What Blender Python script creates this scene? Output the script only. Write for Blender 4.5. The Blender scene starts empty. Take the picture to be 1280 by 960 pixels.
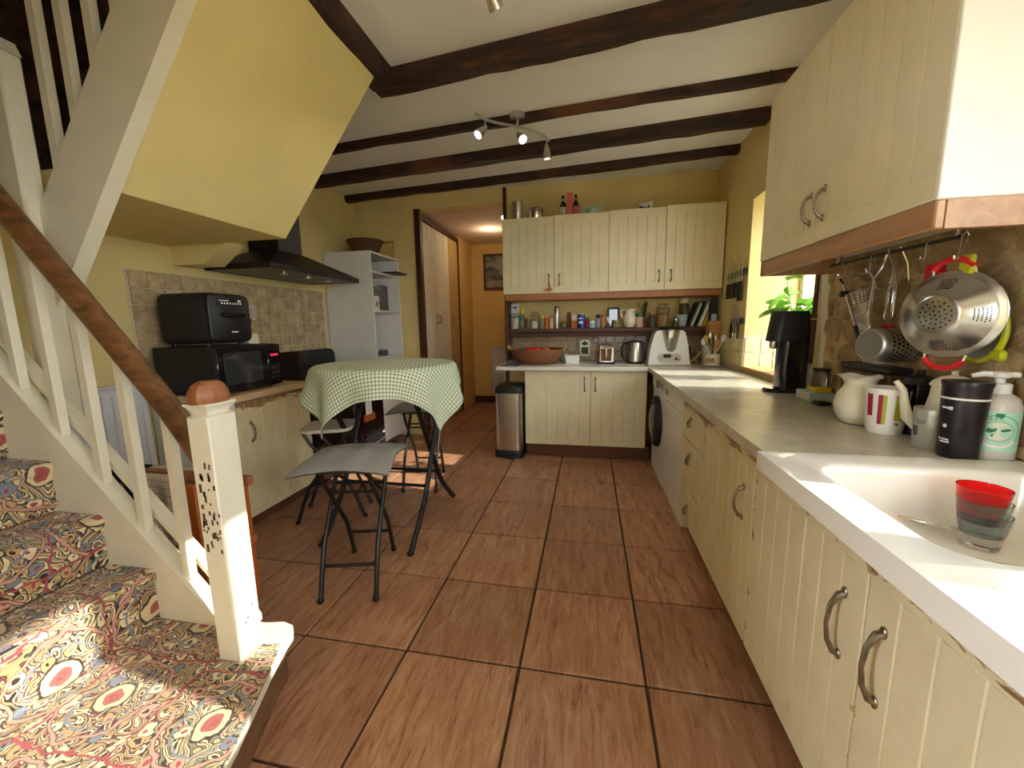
import bpy, bmesh, math, random
from math import sin, cos, pi, radians, sqrt, atan2
from mathutils import Vector, Matrix

random.seed(7)
S = bpy.context.scene
C = S.collection

# ------------------------------------------------------------------ camera
cam_d = bpy.data.cameras.new('camera'); cam = bpy.data.objects.new('camera', cam_d); C.objects.link(cam)
S.camera = cam
cam_d.sensor_width = 36.0; cam_d.lens = 495.5 / 1280 * 36.0
cam_d.clip_start = 0.02; cam_d.clip_end = 200
yaw, pitch, roll = 0.193, -0.148, -0.016
f_ = Vector((-sin(yaw) * cos(pitch), cos(yaw) * cos(pitch), sin(pitch)))
r_ = Vector((cos(yaw), sin(yaw), 0)); u_ = r_.cross(f_)
rr = cos(roll) * r_ + sin(roll) * u_; uu = -sin(roll) * r_ + cos(roll) * u_
M = Matrix((rr, uu, -f_)).transposed().to_4x4(); M.translation = Vector((-0.2115, -1.2776, 1.2546))
cam.matrix_world = M

# ------------------------------------------------------------------ world, sun, exposure
W = bpy.data.worlds.new('sky'); S.world = W; W.use_nodes = True
bg = W.node_tree.nodes['Background']
bg.inputs['Color'].default_value = (0.86, 0.93, 1.0, 1); bg.inputs['Strength'].default_value = 12.0
sd = bpy.data.lights.new('sun', 'SUN'); sun = bpy.data.objects.new('sun', sd); C.objects.link(sun)
sd.energy = 10.5; sd.angle = radians(0.6); sd.color = (1.0, 0.95, 0.84)
sun.rotation_euler = Vector((-1.0, 0.11, -0.507)).to_track_quat('-Z', 'Y').to_euler()
sun.location = (6, -1, 5)
S.view_settings.view_transform = 'Standard'; S.view_settings.look = 'None'
S.view_settings.gamma = 1.0; S.view_settings.use_curve_mapping = False
S.view_settings.exposure = 0.22
S.cycles.max_bounces = 10; S.cycles.diffuse_bounces = 6; S.cycles.glossy_bounces = 4
S.cycles.transmission_bounces = 8; S.cycles.sample_clamp_indirect = 6.0

def portal(name, loc, direction, w, h):
    d = bpy.data.lights.new(name, 'AREA'); d.shape = 'RECTANGLE'; d.size = w; d.size_y = h
    d.cycles.is_portal = True
    o = bpy.data.objects.new(name, d); C.objects.link(o); o.location = loc
    o.rotation_euler = Vector(direction).to_track_quat('-Z', 'Z' if abs(direction[2]) < .5 else 'Y').to_euler()
portal('window_portal', (1.46, 1.55, 1.5), (-1, 0, 0), 1.3, 1.3)
portal('window_portal.001', (1.46, -1.30, 1.6), (-1, 0, 0), 2.1, 1.0)
portal('added_door_portal', (0.4, -2.86, 1.55), (0, 1, 0), 0.9, 1.2)  # sky portal for the added door behind the camera

# ------------------------------------------------------------------ materials
def principled(name):
    m = bpy.data.materials.new(name); m.use_nodes = True
    nt = m.node_tree; return m, nt, nt.nodes['Principled BSDF']
def srgb(r, g, b):
    f = lambda c: (c / 255 / 12.92) if c / 255 <= 0.04045 else ((c / 255 + 0.055) / 1.055) ** 2.4
    return (f(r), f(g), f(b))
def coords(nt, kind, scale):
    if kind == 'pos':
        g = nt.nodes.new('ShaderNodeNewGeometry'); out = g.outputs['Position']
    else:
        g = nt.nodes.new('ShaderNodeTexCoord'); out = g.outputs['Object']
    mp = nt.nodes.new('ShaderNodeMapping'); mp.inputs['Scale'].default_value = scale
    nt.links.new(out, mp.inputs['Vector']); return mp.outputs['Vector']
def noise(nt, vec, scale=1.0, detail=4.0, rough=0.55, dist=0.0):
    n = nt.nodes.new('ShaderNodeTexNoise'); n.inputs['Scale'].default_value = scale
    n.inputs['Detail'].default_value = detail; n.inputs['Roughness'].default_value = rough
    n.inputs['Distortion'].default_value = dist
    nt.links.new(vec, n.inputs['Vector']); return n.outputs['Fac']
def ramp(nt, fac, stops, interp='LINEAR'):
    r = nt.nodes.new('ShaderNodeValToRGB'); r.color_ramp.interpolation = interp
    e = r.color_ramp.elements
    while len(e) < len(stops): e.new(0.5)
    for k, (p, c) in enumerate(stops):
        e[k].position = p; e[k].color = (*c, 1) if len(c) == 3 else c
    nt.links.new(fac, r.inputs['Fac']); return r.outputs['Color']
def mathn(nt, op, a, b=None, c=None):
    n = nt.nodes.new('ShaderNodeMath'); n.operation = op
    for i, v in enumerate((a, b, c)):
        if v is None: continue
        if isinstance(v, (int, float)): n.inputs[i].default_value = v
        else: nt.links.new(v, n.inputs[i])
    return n.outputs[0]
def mixc(nt, fac, a, b, mode='MIX'):
    n = nt.nodes.new('ShaderNodeMix'); n.data_type = 'RGBA'; n.blend_type = mode
    for i, v in ((0, fac), (6, a), (7, b)):
        if isinstance(v, (int, float)): n.inputs[i].default_value = v
        elif isinstance(v, tuple): n.inputs[i].default_value = (*v, 1)
        else: nt.links.new(v, n.inputs[i])
    return n.outputs[2]
def bump(nt, bs, h, strength, dist=0.01):
    b = nt.nodes.new('ShaderNodeBump'); b.inputs['Strength'].default_value = strength; b.inputs['Distance'].default_value = dist
    nt.links.new(h, b.inputs['Height']); nt.links.new(b.outputs['Normal'], bs.inputs['Normal'])

def plain(name, col, rough=0.5, metal=0.0, var=0.0, vs=(8, 8, 8), kind='pos', bmp=0.0, emit=None, trans=0.0, coat=0.0, ior=1.45, alpha=1.0):
    m, nt, bs = principled(name)
    bs.inputs['Base Color'].default_value = (*col, 1); bs.inputs['Roughness'].default_value = rough
    bs.inputs['Metallic'].default_value = metal; bs.inputs['IOR'].default_value = ior
    bs.inputs['Coat Weight'].default_value = coat
    if trans: bs.inputs['Transmission Weight'].default_value = trans
    if emit:
        bs.inputs['Emission Color'].default_value = (*emit[0], 1); bs.inputs['Emission Strength'].default_value = emit[1]
    if var or bmp:
        v = coords(nt, kind, vs); n = noise(nt, v)
        if var:
            dk = tuple(c * (1 - var) for c in col); lt = tuple(min(1, c * (1 + var * .6)) for c in col)
            nt.links.new(ramp(nt, n, [(0.3, dk), (0.7, lt)]), bs.inputs['Base Color'])
        if bmp: bump(nt, bs, n, bmp)
    return m

MT = {}
MT['yellow'] = plain('yellow_plaster', srgb(224, 203, 142), .9, var=.10, vs=(2.5, 2.5, 2.5), bmp=.25)
MT['ochre'] = plain('ochre_plaster', srgb(218, 184, 112), .9, var=.08, vs=(2, 2, 2), bmp=.2)
MT['soffit'] = plain('yellow_soffit', srgb(228, 209, 146), .85, var=.06, vs=(3, 3, 3), bmp=.15)
MT['ceiling'] = plain('ceiling_white', srgb(238, 237, 234), .95, var=.05, vs=(2, 2, 2), bmp=.3)
MT['hall_ceiling'] = plain('hall_ceiling', srgb(214, 190, 168), .95, var=.05, vs=(2, 2, 2))
MT['white_paint'] = plain('cream_white_paint', srgb(228, 221, 200), .55, var=.06, vs=(6, 6, 6), bmp=.05)
MT['white_lam'] = plain('white_laminate', srgb(230, 228, 224), .5, var=.03)
MT['appliance'] = plain('appliance_white', srgb(228, 227, 226), .3)
MT['ceramic'] = plain('white_ceramic', srgb(240, 238, 234), .12, coat=.4)
MT['black_gloss'] = plain('black_gloss', (.006, .006, .007), .12, coat=.3)
MT['black'] = plain('black_plastic', (.010, .009, .009), .42)
MT['black_matte'] = plain('black_matte', (.014, .013, .013), .65)
MT['black_metal'] = plain('black_metal', (.009, .008, .008), .42)
MT['hood_under'] = plain('hood_filter_grey', (.16, .15, .14), .45, metal=.5)
MT['steel'] = plain('brushed_steel', (.62, .61, .59), .28, metal=1.0, var=.12, vs=(3, 3, 60))
MT['steel_pol'] = plain('polished_steel', (.70, .69, .68), .14, metal=1.0)
MT['steel_br'] = plain('satin_steel', (.64, .63, .61), .27, metal=1.0, var=.08, vs=(20, 20, 20))
MT['alu'] = plain('matte_aluminium', (.66, .65, .64), .42, metal=1.0)
MT['pewter'] = plain('aged_pewter', (.32, .28, .22), .32, metal=1.0, var=.4, vs=(40, 40, 40))
MT['glass'] = plain('clear_glass', (.95, .97, .96), .02, trans=1.0, ior=1.35)
MT['pane'] = plain('window_glass', (1, 1, 1), .0, trans=1.0, ior=1.02)
MT['red_glass'] = plain('red_glass', (.95, .02, .02), .03, trans=.93, ior=1.4)
MT['green_glass'] = plain('green_glass', (.70, .84, .70), .03, trans=.95, ior=1.4)
MT['grey_glass'] = plain('grey_glass', (.62, .62, .65), .03, trans=.95, ior=1.4)
MT['dark_glass'] = plain('dark_oven_glass', (.03, .03, .034), .06, coat=.5)
MT['red'] = plain('red_rubber', (.62, .015, .02), .35)
MT['lime'] = plain('lime_plastic', (.50, .52, .02), .4)
MT['navy'] = plain('navy_cloth', (.01, .012, .03), .9, var=.3, vs=(60, 60, 60))
MT['hole'] = plain('dark_hole', (.01, .01, .01), .9)
MT['lamp'] = plain('lamp_bulb', (1, 1, 1), .3, emit=((1, .90, .72), 5))
MT['led_red'] = plain('display_red', (.2, 0, 0), .4, emit=((1, .05, .1), .6))
MT['print_white'] = plain('white_print', (.75, .75, .75), .5)
MT['print_dark'] = plain('dark_print', (.03, .03, .05), .5)
MT['leaf'] = plain('leaf_green', (.22, .48, .06), .5, var=.3, vs=(30, 30, 30))
MT['soil'] = plain('soil', (.03, .02, .012), .95)
MT['terracotta'] = plain('terracotta', (.45, .16, .07), .8)
MT['grass'] = plain('pale_gravel', (.34, .31, .26), .95, var=.4, vs=(3, 3, 3))
MT['grout'] = plain('floor_grout', srgb(78, 56, 40), .9, var=.2, vs=(12, 12, 12))
MT['wgrout'] = plain('wall_grout', srgb(206, 192, 165), .9)
MT['tape_blue'] = plain('pale_blue_plastic', (.45, .58, .62), .4)
MT['mintbox'] = plain('pale_green_card', (.42, .55, .40), .7)
MT['pink'] = plain('pink_card', (.62, .13, .11), .6)
MT['beer'] = plain('brown_bottle_glass', (.02, .008, .006), .1, coat=.4)
MT['label_white'] = plain('paper_label', (.62, .55, .48), .7)
MT['label_pink'] = plain('pink_label', (.55, .16, .18), .7)
MT['yellow_cap'] = plain('yellow_cap', (.75, .48, .02), .45)
MT['blue'] = plain('blue_tin', (.012, .03, .22), .35)
MT['ltblue'] = plain('light_blue', (.30, .50, .62), .5)
MT['orange'] = plain('orange_spice', (.48, .13, .025), .7, var=.3, vs=(60, 60, 60))
MT['spice'] = plain('brown_spice', (.16, .07, .025), .8, var=.4, vs=(70, 70, 70))
MT['green_cap'] = plain('green_cap', (.02, .14, .08), .4)
MT['flour'] = plain('flour_white', (.74, .70, .62), .9)
MT['pasta'] = plain('pasta_tan', (.50, .27, .11), .8, var=.35, vs=(80, 80, 80))
MT['sage'] = plain('dried_herb', (.22, .22, .12), .9, var=.4, vs=(80, 80, 80))
MT['straw'] = plain('pale_wood', srgb(196, 162, 100), .6, var=.15, vs=(30, 30, 30))
MT['paper'] = plain('white_paper', (.80, .79, .76), .8)
MT['slate'] = plain('slate_cloth', (.09, .10, .12), .9)
MT['mint'] = plain('mint_label', (.42, .74, .56), .55)
MT['forest'] = plain('forest_green_print', (.035, .16, .09), .6)
MT['cream_print'] = plain('cream_print', (.72, .72, .58), .6)
MT['soapbody'] = plain('translucent_soap', (.80, .77, .70), .22, trans=.25)
MT['magenta'] = plain('magenta_glaze', (.36, .02, .07), .25)
MT['limeglaze'] = plain('lime_glaze', (.45, .47, .05), .25)
MT['tumbler'] = plain('tumbler_dark', (.035, .030, .036), .3, metal=.6)
MT['cupsilver'] = plain('frosted_cup', (.55, .56, .52), .3, metal=.55)
MT['copper'] = plain('chrome_lid', (.4, .36, .33), .25, metal=1.0)
MT['grey_plastic'] = plain('grey_plastic', (.30, .30, .30), .5)
MT['rad'] = plain('radiator_white', srgb(214, 214, 218), .45)
MT['crock'] = plain('crock_white', srgb(232, 226, 208), .35)
MT['burlap'] = plain('pinkish_label', (.62, .42, .34), .7)

def wood(name, c1, c2, axis='x', rough=.5, sc=1.0, bmp=.1):
    m, nt, bs = principled(name)
    s = {'x': (1.6, 22, 22), 'y': (22, 1.6, 22), 'z': (22, 22, 1.6)}[axis]
    v = coords(nt, 'pos', tuple(k * sc for k in s)); n = noise(nt, v, 1, 6, .65, .6)
    nt.links.new(ramp(nt, n, [(.28, c1), (.72, c2)]), bs.inputs['Base Color'])
    bs.inputs['Roughness'].default_value = rough; bump(nt, bs, n, bmp)
    return m
MT['rail_wood'] = wood('handrail_wood', srgb(62, 38, 22), srgb(142, 96, 58), 'x', .38)
MT['cap_wood'] = wood('newel_cap_wood', srgb(120, 66, 36), srgb(172, 112, 70), 'z', .45)
MT['pelmet_x'] = wood('pelmet_wood', srgb(138, 82, 44), srgb(176, 116, 70), 'x', .4)
MT['pelmet_y'] = wood('pelmet_wood_side', srgb(146, 104, 68), srgb(188, 146, 106), 'y', .4)
MT['shelf_wood'] = wood('dark_shelf_wood', srgb(62, 36, 24), srgb(98, 60, 42), 'x', .55)
MT['frame_wood'] = wood('dark_frame_wood', srgb(52, 26, 14), srgb(88, 48, 26), 'z', .5)
MT['plinth'] = wood('brown_plinth', srgb(84, 48, 30), srgb(112, 68, 44), 'x', .5)
MT['orange_wood'] = wood('orange_varnished_wood', srgb(166, 82, 32), srgb(206, 116, 54), 'z', .35)
MT['sill_wood'] = wood('sill_wood', srgb(176, 128, 74), srgb(204, 160, 104), 'y', .4)
MT['block_wood'] = wood('beech_block', srgb(178, 124, 66), srgb(206, 154, 92), 'x', .5)
MT['step_wood'] = wood('step_wood', srgb(96, 66, 44), srgb(140, 104, 72), 'y', .6)
MT['batten'] = wood('dark_batten', srgb(56, 34, 20), srgb(96, 60, 36), 'z', .6)

def m_beam():
    m, nt, bs = principled('old_beam_wood')
    v = coords(nt, 'pos', (2.2, 16, 16)); n = noise(nt, v, 1, 7, .7, 1.0)
    v2 = coords(nt, 'pos', (1.3, 2.2, 2.2)); n2 = noise(nt, v2, 1, 2)
    c = ramp(nt, n, [(.25, srgb(16, 8, 6)), (.5, srgb(44, 23, 15)), (.62, srgb(78, 40, 24)), (.85, srgb(124, 74, 44))])
    c2 = mixc(nt, ramp(nt, n2, [(.58, (0, 0, 0)), (.7, (1, 1, 1))]), c, srgb(128, 78, 44), 'MIX')
    f = nt.nodes.new('ShaderNodeMix'); f.data_type = 'RGBA'; f.inputs[0].default_value = .55
    nt.links.new(c, f.inputs[6]); nt.links.new(c2, f.inputs[7])
    nt.links.new(f.outputs[2], bs.inputs['Base Color']); bs.inputs['Roughness'].default_value = .6
    bump(nt, bs, n, .8, .02); return m
MT['beam'] = m_beam()

def m_floor():
    m, nt, bs = principled('terracotta_floor_tile')
    v = coords(nt, 'pos', (34, 5.0, 1)); n = noise(nt, v, 1, 9, .78, .9)
    v2 = coords(nt, 'pos', (3.4, 3.0, 1)); n2 = noise(nt, v2, 1, 3)
    oi = nt.nodes.new('ShaderNodeObjectInfo')
    a = ramp(nt, n, [(.33, srgb(104, 62, 42)), (.46, srgb(168, 119, 90)), (.66, srgb(200, 160, 128))])
    b = mixc(nt, ramp(nt, n2, [(.4, (0, 0, 0)), (.65, (1, 1, 1))]), a, srgb(158, 108, 76))
    h = nt.nodes.new('ShaderNodeMix'); h.data_type = 'RGBA'; h.inputs[0].default_value = .45
    nt.links.new(a, h.inputs[6]); nt.links.new(b, h.inputs[7])
    bc = nt.nodes.new('ShaderNodeHueSaturation'); nt.links.new(h.outputs[2], bc.inputs['Color'])
    nt.links.new(mathn(nt, 'MULTIPLY_ADD', oi.outputs['Random'], .22, .86), bc.inputs['Value'])
    nt.links.new(bc.outputs['Color'], bs.inputs['Base Color'])
    nt.links.new(ramp(nt, n, [(.3, (.30, .30, .30)), (.8, (.46, .46, .46))]), bs.inputs['Roughness'])
    bump(nt, bs, n, .10, .004); return m
MT['floor_tile'] = m_floor()

def m_walltile(name, c1, c2, rough=.25):
    m, nt, bs = principled(name)
    v = coords(nt, 'pos', (14, 14, 14)); n = noise(nt, v, 1, 4, .6, .4)
    oi = nt.nodes.new('ShaderNodeObjectInfo')
    a = ramp(nt, n, [(.3, c1), (.7, c2)])
    hs = nt.nodes.new('ShaderNodeHueSaturation'); nt.links.new(a, hs.inputs['Color'])
    nt.links.new(mathn(nt, 'MULTIPLY_ADD', oi.outputs['Random'], .20, .90), hs.inputs['Value'])
    nt.links.new(hs.outputs['Color'], bs.inputs['Base Color']); bs.inputs['Roughness'].default_value = rough
    bump(nt, bs, n, .12, .004); return m
MT['tile_l'] = m_walltile('beige_wall_tile', srgb(166, 138, 100), srgb(204, 184, 146))
MT['tile_b'] = m_walltile('grey_brown_wall_tile', srgb(142, 118, 92), srgb(178, 154, 124))
MT['tile_w'] = m_walltile('cream_wall_tile', srgb(214, 194, 146), srgb(232, 216, 172))

def m_cream(name, chips, base=(230, 220, 188)):
    m, nt, bs = principled(name)
    v = coords(nt, 'pos', (5, 5, 5)); n = noise(nt, v, 1, 5)
    c = ramp(nt, n, [(.3, tuple(x * .90 for x in srgb(*base))), (.7, srgb(*base))])
    if chips:
        g = nt.nodes.new('ShaderNodeNewGeometry'); sx = nt.nodes.new('ShaderNodeSeparateXYZ'); nt.links.new(g.outputs['Position'], sx.inputs[0])
        top = nt.nodes.new('ShaderNodeMapRange'); nt.links.new(sx.outputs['Z'], top.inputs[0])
        top.inputs[1].default_value = .745; top.inputs[2].default_value = .82; top.inputs[3].default_value = 0; top.inputs[4].default_value = .36
        v3 = coords(nt, 'pos', (9, 5, 16)); k = noise(nt, v3, 1, 6, .7, .6)
        ej = None
        for yj in (-.443, .098, .69):
            e1 = mathn(nt, 'SUBTRACT', 1.0, mathn(nt, 'MULTIPLY', mathn(nt, 'ABSOLUTE', mathn(nt, 'SUBTRACT', sx.outputs['Y'], yj)), 40.0)); e1 = mathn(nt, 'MAXIMUM', e1, 0.0)
            ej = e1 if ej is None else mathn(nt, 'MAXIMUM', ej, e1)
        s = mathn(nt, 'ADD', mathn(nt, 'ADD', k, top.outputs[0]), mathn(nt, 'MULTIPLY', ej, .16))
        msk = ramp(nt, s, [(.728 - .02 * chips, (0, 0, 0)), (.75 - .02 * chips, (1, 1, 1))])
        v4 = coords(nt, 'pos', (30, 30, 6)); w = noise(nt, v4, 1, 4)
        wc = ramp(nt, w, [(.3, srgb(120, 84, 52)), (.7, srgb(182, 146, 100))])
        c = mixc(nt, msk, c, wc)
        v5 = coords(nt, 'pos', (3, 3, 1.5)); d = noise(nt, v5, 1, 5, .7)
        c = mixc(nt, ramp(nt, d, [(.5, (0, 0, 0)), (.85, (.55, .55, .55))]), c, srgb(176, 150, 104))
    nt.links.new(c, bs.inputs['Base Color']); bs.inputs['Roughness'].default_value = .45
    bump(nt, bs, n, .04); return m
MT['cream'] = m_cream('cream_door_paint', 0)
MT['cream_worn'] = m_cream('worn_cream_paint', 1.3, (226, 214, 180))
MT['cream_left'] = m_cream('worn_cream_paint_left', .2, (226, 212, 174))
MT['newel_paint'] = m_cream('chipped_newel_paint', 0, (232, 226, 206))

def m_worktop():
    m, nt, bs = principled('stone_effect_worktop')
    v = coords(nt, 'pos', (7, 7, 7)); n = noise(nt, v, 1, 8, .7, .3)
    nt.links.new(ramp(nt, n, [(.3, srgb(160, 152, 132)), (.7, srgb(204, 198, 184))]), bs.inputs['Base Color'])
    bs.inputs['Roughness'].default_value = .30; return m
MT['worktop'] = m_worktop()
MT['worktop_l'] = plain('left_worktop', srgb(206, 178, 138), .45, var=.12, vs=(12, 3, 12))
MT['worktop_b'] = plain('back_worktop', srgb(224, 220, 210), .35, var=.05)

def m_stone():
    m, nt, bs = principled('rubble_stone')
    v = coords(nt, 'pos', (9, 9, 9)); n = noise(nt, v, 1, 8, .7, .8)
    v2 = coords(nt, 'pos', (3, 3, 3)); n2 = noise(nt, v2, 1, 3)
    oi = nt.nodes.new('ShaderNodeObjectInfo')
    a = ramp(nt, n, [(.25, srgb(112, 88, 58)), (.5, srgb(166, 140, 100)), (.75, srgb(212, 192, 152))])
    b = mixc(nt, ramp(nt, n2, [(.45, (0, 0, 0)), (.7, (.8, .8, .8))]), a, srgb(120, 84, 48))
    hs = nt.nodes.new('ShaderNodeHueSaturation'); nt.links.new(b, hs.inputs['Color'])
    nt.links.new(mathn(nt, 'MULTIPLY_ADD', oi.outputs['Random'], .4, .8), hs.inputs['Value'])
    nt.links.new(hs.outputs['Color'], bs.inputs['Base Color']); bs.inputs['Roughness'].default_value = .9
    bump(nt, bs, n, .9, .02); return m
MT['stone'] = m_stone()
MT['mortar'] = plain('lime_mortar', srgb(186, 162, 118), .95, var=.3, vs=(10, 10, 10), bmp=.8)
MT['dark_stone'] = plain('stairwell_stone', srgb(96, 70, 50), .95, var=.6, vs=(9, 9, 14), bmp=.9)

def m_carpet():
    m, nt, bs = principled('persian_stair_carpet')
    g = nt.nodes.new('ShaderNodeNewGeometry')
    # unroll the step: add height to the run so the pattern continues over the nosing
    sx = nt.nodes.new('ShaderNodeSeparateXYZ'); nt.links.new(g.outputs['Position'], sx.inputs[0])
    run = mathn(nt, 'SUBTRACT', sx.outputs['X'], sx.outputs['Z'])
    cb = nt.nodes.new('ShaderNodeCombineXYZ'); nt.links.new(run, cb.inputs[0]); nt.links.new(sx.outputs['Y'], cb.inputs[1])
    def warp(sc, amt):
        n = nt.nodes.new('ShaderNodeTexNoise'); n.inputs['Scale'].default_value = sc; n.inputs['Detail'].default_value = 2
        nt.links.new(cb.outputs[0], n.inputs['Vector'])
        s = nt.nodes.new('ShaderNodeVectorMath'); s.operation = 'SUBTRACT'; nt.links.new(n.outputs['Color'], s.inputs[0]); s.inputs[1].default_value = (.5, .5, .5)
        k = nt.nodes.new('ShaderNodeVectorMath'); k.operation = 'SCALE'; nt.links.new(s.outputs[0], k.inputs[0]); k.inputs[3].default_value = amt
        a = nt.nodes.new('ShaderNodeVectorMath'); a.operation = 'ADD'; nt.links.new(cb.outputs[0], a.inputs[0]); nt.links.new(k.outputs[0], a.inputs[1])
        return a.outputs[0]
    w = warp(16, .05)
    def vor(vec, sc, feat='F1', rnd=1.0):
        n = nt.nodes.new('ShaderNodeTexVoronoi'); n.voronoi_dimensions = '2D'; n.feature = feat
        n.inputs['Scale'].default_value = sc; n.inputs['Randomness'].default_value = rnd
        nt.links.new(vec, n.inputs['Vector']); return n
    def nz(sc, det=2.0, off=0.0):
        n = nt.nodes.new('ShaderNodeTexNoise'); n.inputs['Scale'].default_value = sc; n.inputs['Detail'].default_value = det; n.inputs['Distortion'].default_value = .6
        mp = nt.nodes.new('ShaderNodeMapping'); mp.inputs['Location'].default_value = (off, off, 0); nt.links.new(cb.outputs[0], mp.inputs['Vector']); nt.links.new(mp.outputs[0], n.inputs['Vector']); return n.outputs['Fac']
    DK, CR, TN, RD, SL, OL, RO = srgb(48, 35, 28), srgb(222, 204, 164), srgb(190, 150, 104), srgb(160, 66, 72), srgb(120, 128, 140), srgb(136, 124, 84), srgb(206, 150, 132)
    # arabesque ground: contour bands of a smooth noise, each band a yarn colour with a dark outline
    f = mathn(nt, 'FRACT', mathn(nt, 'MULTIPLY', nz(11, 1.5), 9.0))
    ground = ramp(nt, f, [(0, CR), (.18, DK), (.30, TN), (.44, CR), (.54, DK), (.64, OL), (.74, SL), (.80, DK), (.92, TN)], 'CONSTANT')
    f2 = mathn(nt, 'FRACT', mathn(nt, 'MULTIPLY', nz(19, 1.0, 7.3), 7.0))
    ground2 = ramp(nt, f2, [(0, TN), (.22, DK), (.36, CR), (.56, DK), (.68, RD), (.76, DK), (.88, OL)], 'CONSTANT')
    col = mixc(nt, ramp(nt, nz(5, 1.0, 3.1), [(0, (0, 0, 0)), (.52, (1, 1, 1))], 'CONSTANT'), ground, ground2)
    # flowers: small rosettes with petals, ring and heart
    fl = vor(w, 14, 'F1', .8); fd = fl.outputs['Distance']
    scn = nt.nodes.new('ShaderNodeSeparateColor'); nt.links.new(fl.outputs['Color'], scn.inputs[0])
    pet = mathn(nt, 'MULTIPLY_ADD', nz(46, 0.0), .16, mathn(nt, 'MULTIPLY', fd, .95))
    petal = ramp(nt, scn.outputs[0], [(0, CR), (.3, TN), (.5, RO), (.66, SL), (.8, CR)], 'CONSTANT')
    heart = ramp(nt, scn.outputs[1], [(0, RD), (.4, SL), (.7, DK)], 'CONSTANT')
    flower = mixc(nt, ramp(nt, pet, [(.17, (0, 0, 0)), (.175, (1, 1, 1))]), heart, petal)
    flower = mixc(nt, ramp(nt, pet, [(.315, (0, 0, 0)), (.32, (1, 1, 1))]), flower, DK)
    col = mixc(nt, ramp(nt, pet, [(.345, (1, 1, 1)), (.35, (0, 0, 0))]), col, flower)
    # medallion borders and lozenges in red
    big = vor(w, 3.4, 'F1', .35); bd = big.outputs['Distance']
    def ring(c, wd): return ramp(nt, mathn(nt, 'ABSOLUTE', mathn(nt, 'SUBTRACT', bd, c)), [(wd, (1, 1, 1)), (wd + .006, (0, 0, 0))])
    for c, wd, k in ((.42, .020, DK), (.42, .012, RO), (.30, .010, SL), (.09, .075, DK), (.085, .055, CR), (.04, .035, RD)): col = mixc(nt, mathn(nt, 'MULTIPLY', ring(c, wd), .92), col, k)
    ed2 = vor(w, 3.4, 'DISTANCE_TO_EDGE', .35)
    col = mixc(nt, ramp(nt, ed2.outputs['Distance'], [(.010, (1, 1, 1)), (.014, (0, 0, 0))]), col, RD)
    nt.links.new(col, bs.inputs['Base Color']); bs.inputs['Roughness'].default_value = .97
    bs.inputs['Sheen Weight'].default_value = .2
    v = coords(nt, 'pos', (260, 260, 260)); bump(nt, bs, noise(nt, v, 1, 2), .5, .004)
    return m
MT['carpet'] = m_carpet()

def m_gingham(name, bg_c, fg_c, n, weft=.5, rough=.9):
    m, nt, bs = principled(name)
    uv = nt.nodes.new('ShaderNodeUVMap'); sx = nt.nodes.new('ShaderNodeSeparateXYZ'); nt.links.new(uv.outputs[0], sx.inputs[0])
    def st(o): return ramp(nt, mathn(nt, 'FRACT', mathn(nt, 'MULTIPLY', o, n)), [(0, (.5, .5, .5)), (weft, (0, 0, 0))], 'CONSTANT')
    fac = mathn(nt, 'ADD', st(sx.outputs[0]), st(sx.outputs[1]))
    nt.links.new(mixc(nt, fac, bg_c, fg_c), bs.inputs['Base Color']); bs.inputs['Roughness'].default_value = rough
    return m
MT['gingham'] = m_gingham('green_gingham', srgb(234, 234, 218), srgb(132, 156, 114), 58)
MT['teatowel'] = m_gingham('checked_tea_towel', srgb(226, 214, 196), srgb(150, 112, 92), 11, .12)

def m_cushion():
    m, nt, bs = principled('grey_cushion_cloth')
    v = coords(nt, 'obj', (1, 1, 1))
    w = nt.nodes.new('ShaderNodeTexWave'); w.inputs['Scale'].default_value = 46; w.bands_direction = 'X'; nt.links.new(v, w.inputs['Vector'])
    nt.links.new(ramp(nt, w.outputs['Fac'], [(.3, srgb(138, 136, 134)), (.7, srgb(168, 166, 163))]), bs.inputs['Base Color'])
    bs.inputs['Roughness'].default_value = .95; bump(nt, bs, w.outputs['Fac'], .4, .003); return m
MT['cushion'] = m_cushion()

def m_basket():
    m, nt, bs = principled('woven_basket')
    v = coords(nt, 'pos', (1, 1, 1))
    w = nt.nodes.new('ShaderNodeTexWave'); w.inputs['Scale'].default_value = 26; w.bands_direction = 'Z'; w.inputs['Distortion'].default_value = 3; nt.links.new(v, w.inputs['Vector'])
    nt.links.new(ramp(nt, w.outputs['Fac'], [(.2, srgb(92, 50, 26)), (.8, srgb(172, 112, 66))]), bs.inputs['Base Color'])
    bs.inputs['Roughness'].default_value = .5; bump(nt, bs, w.outputs['Fac'], .6, .004); return m
MT['basket'] = m_basket()
MT['wicker'] = plain('dark_wicker', srgb(96, 62, 40), .7, var=.4, vs=(30, 30, 120), bmp=.6)

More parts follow.
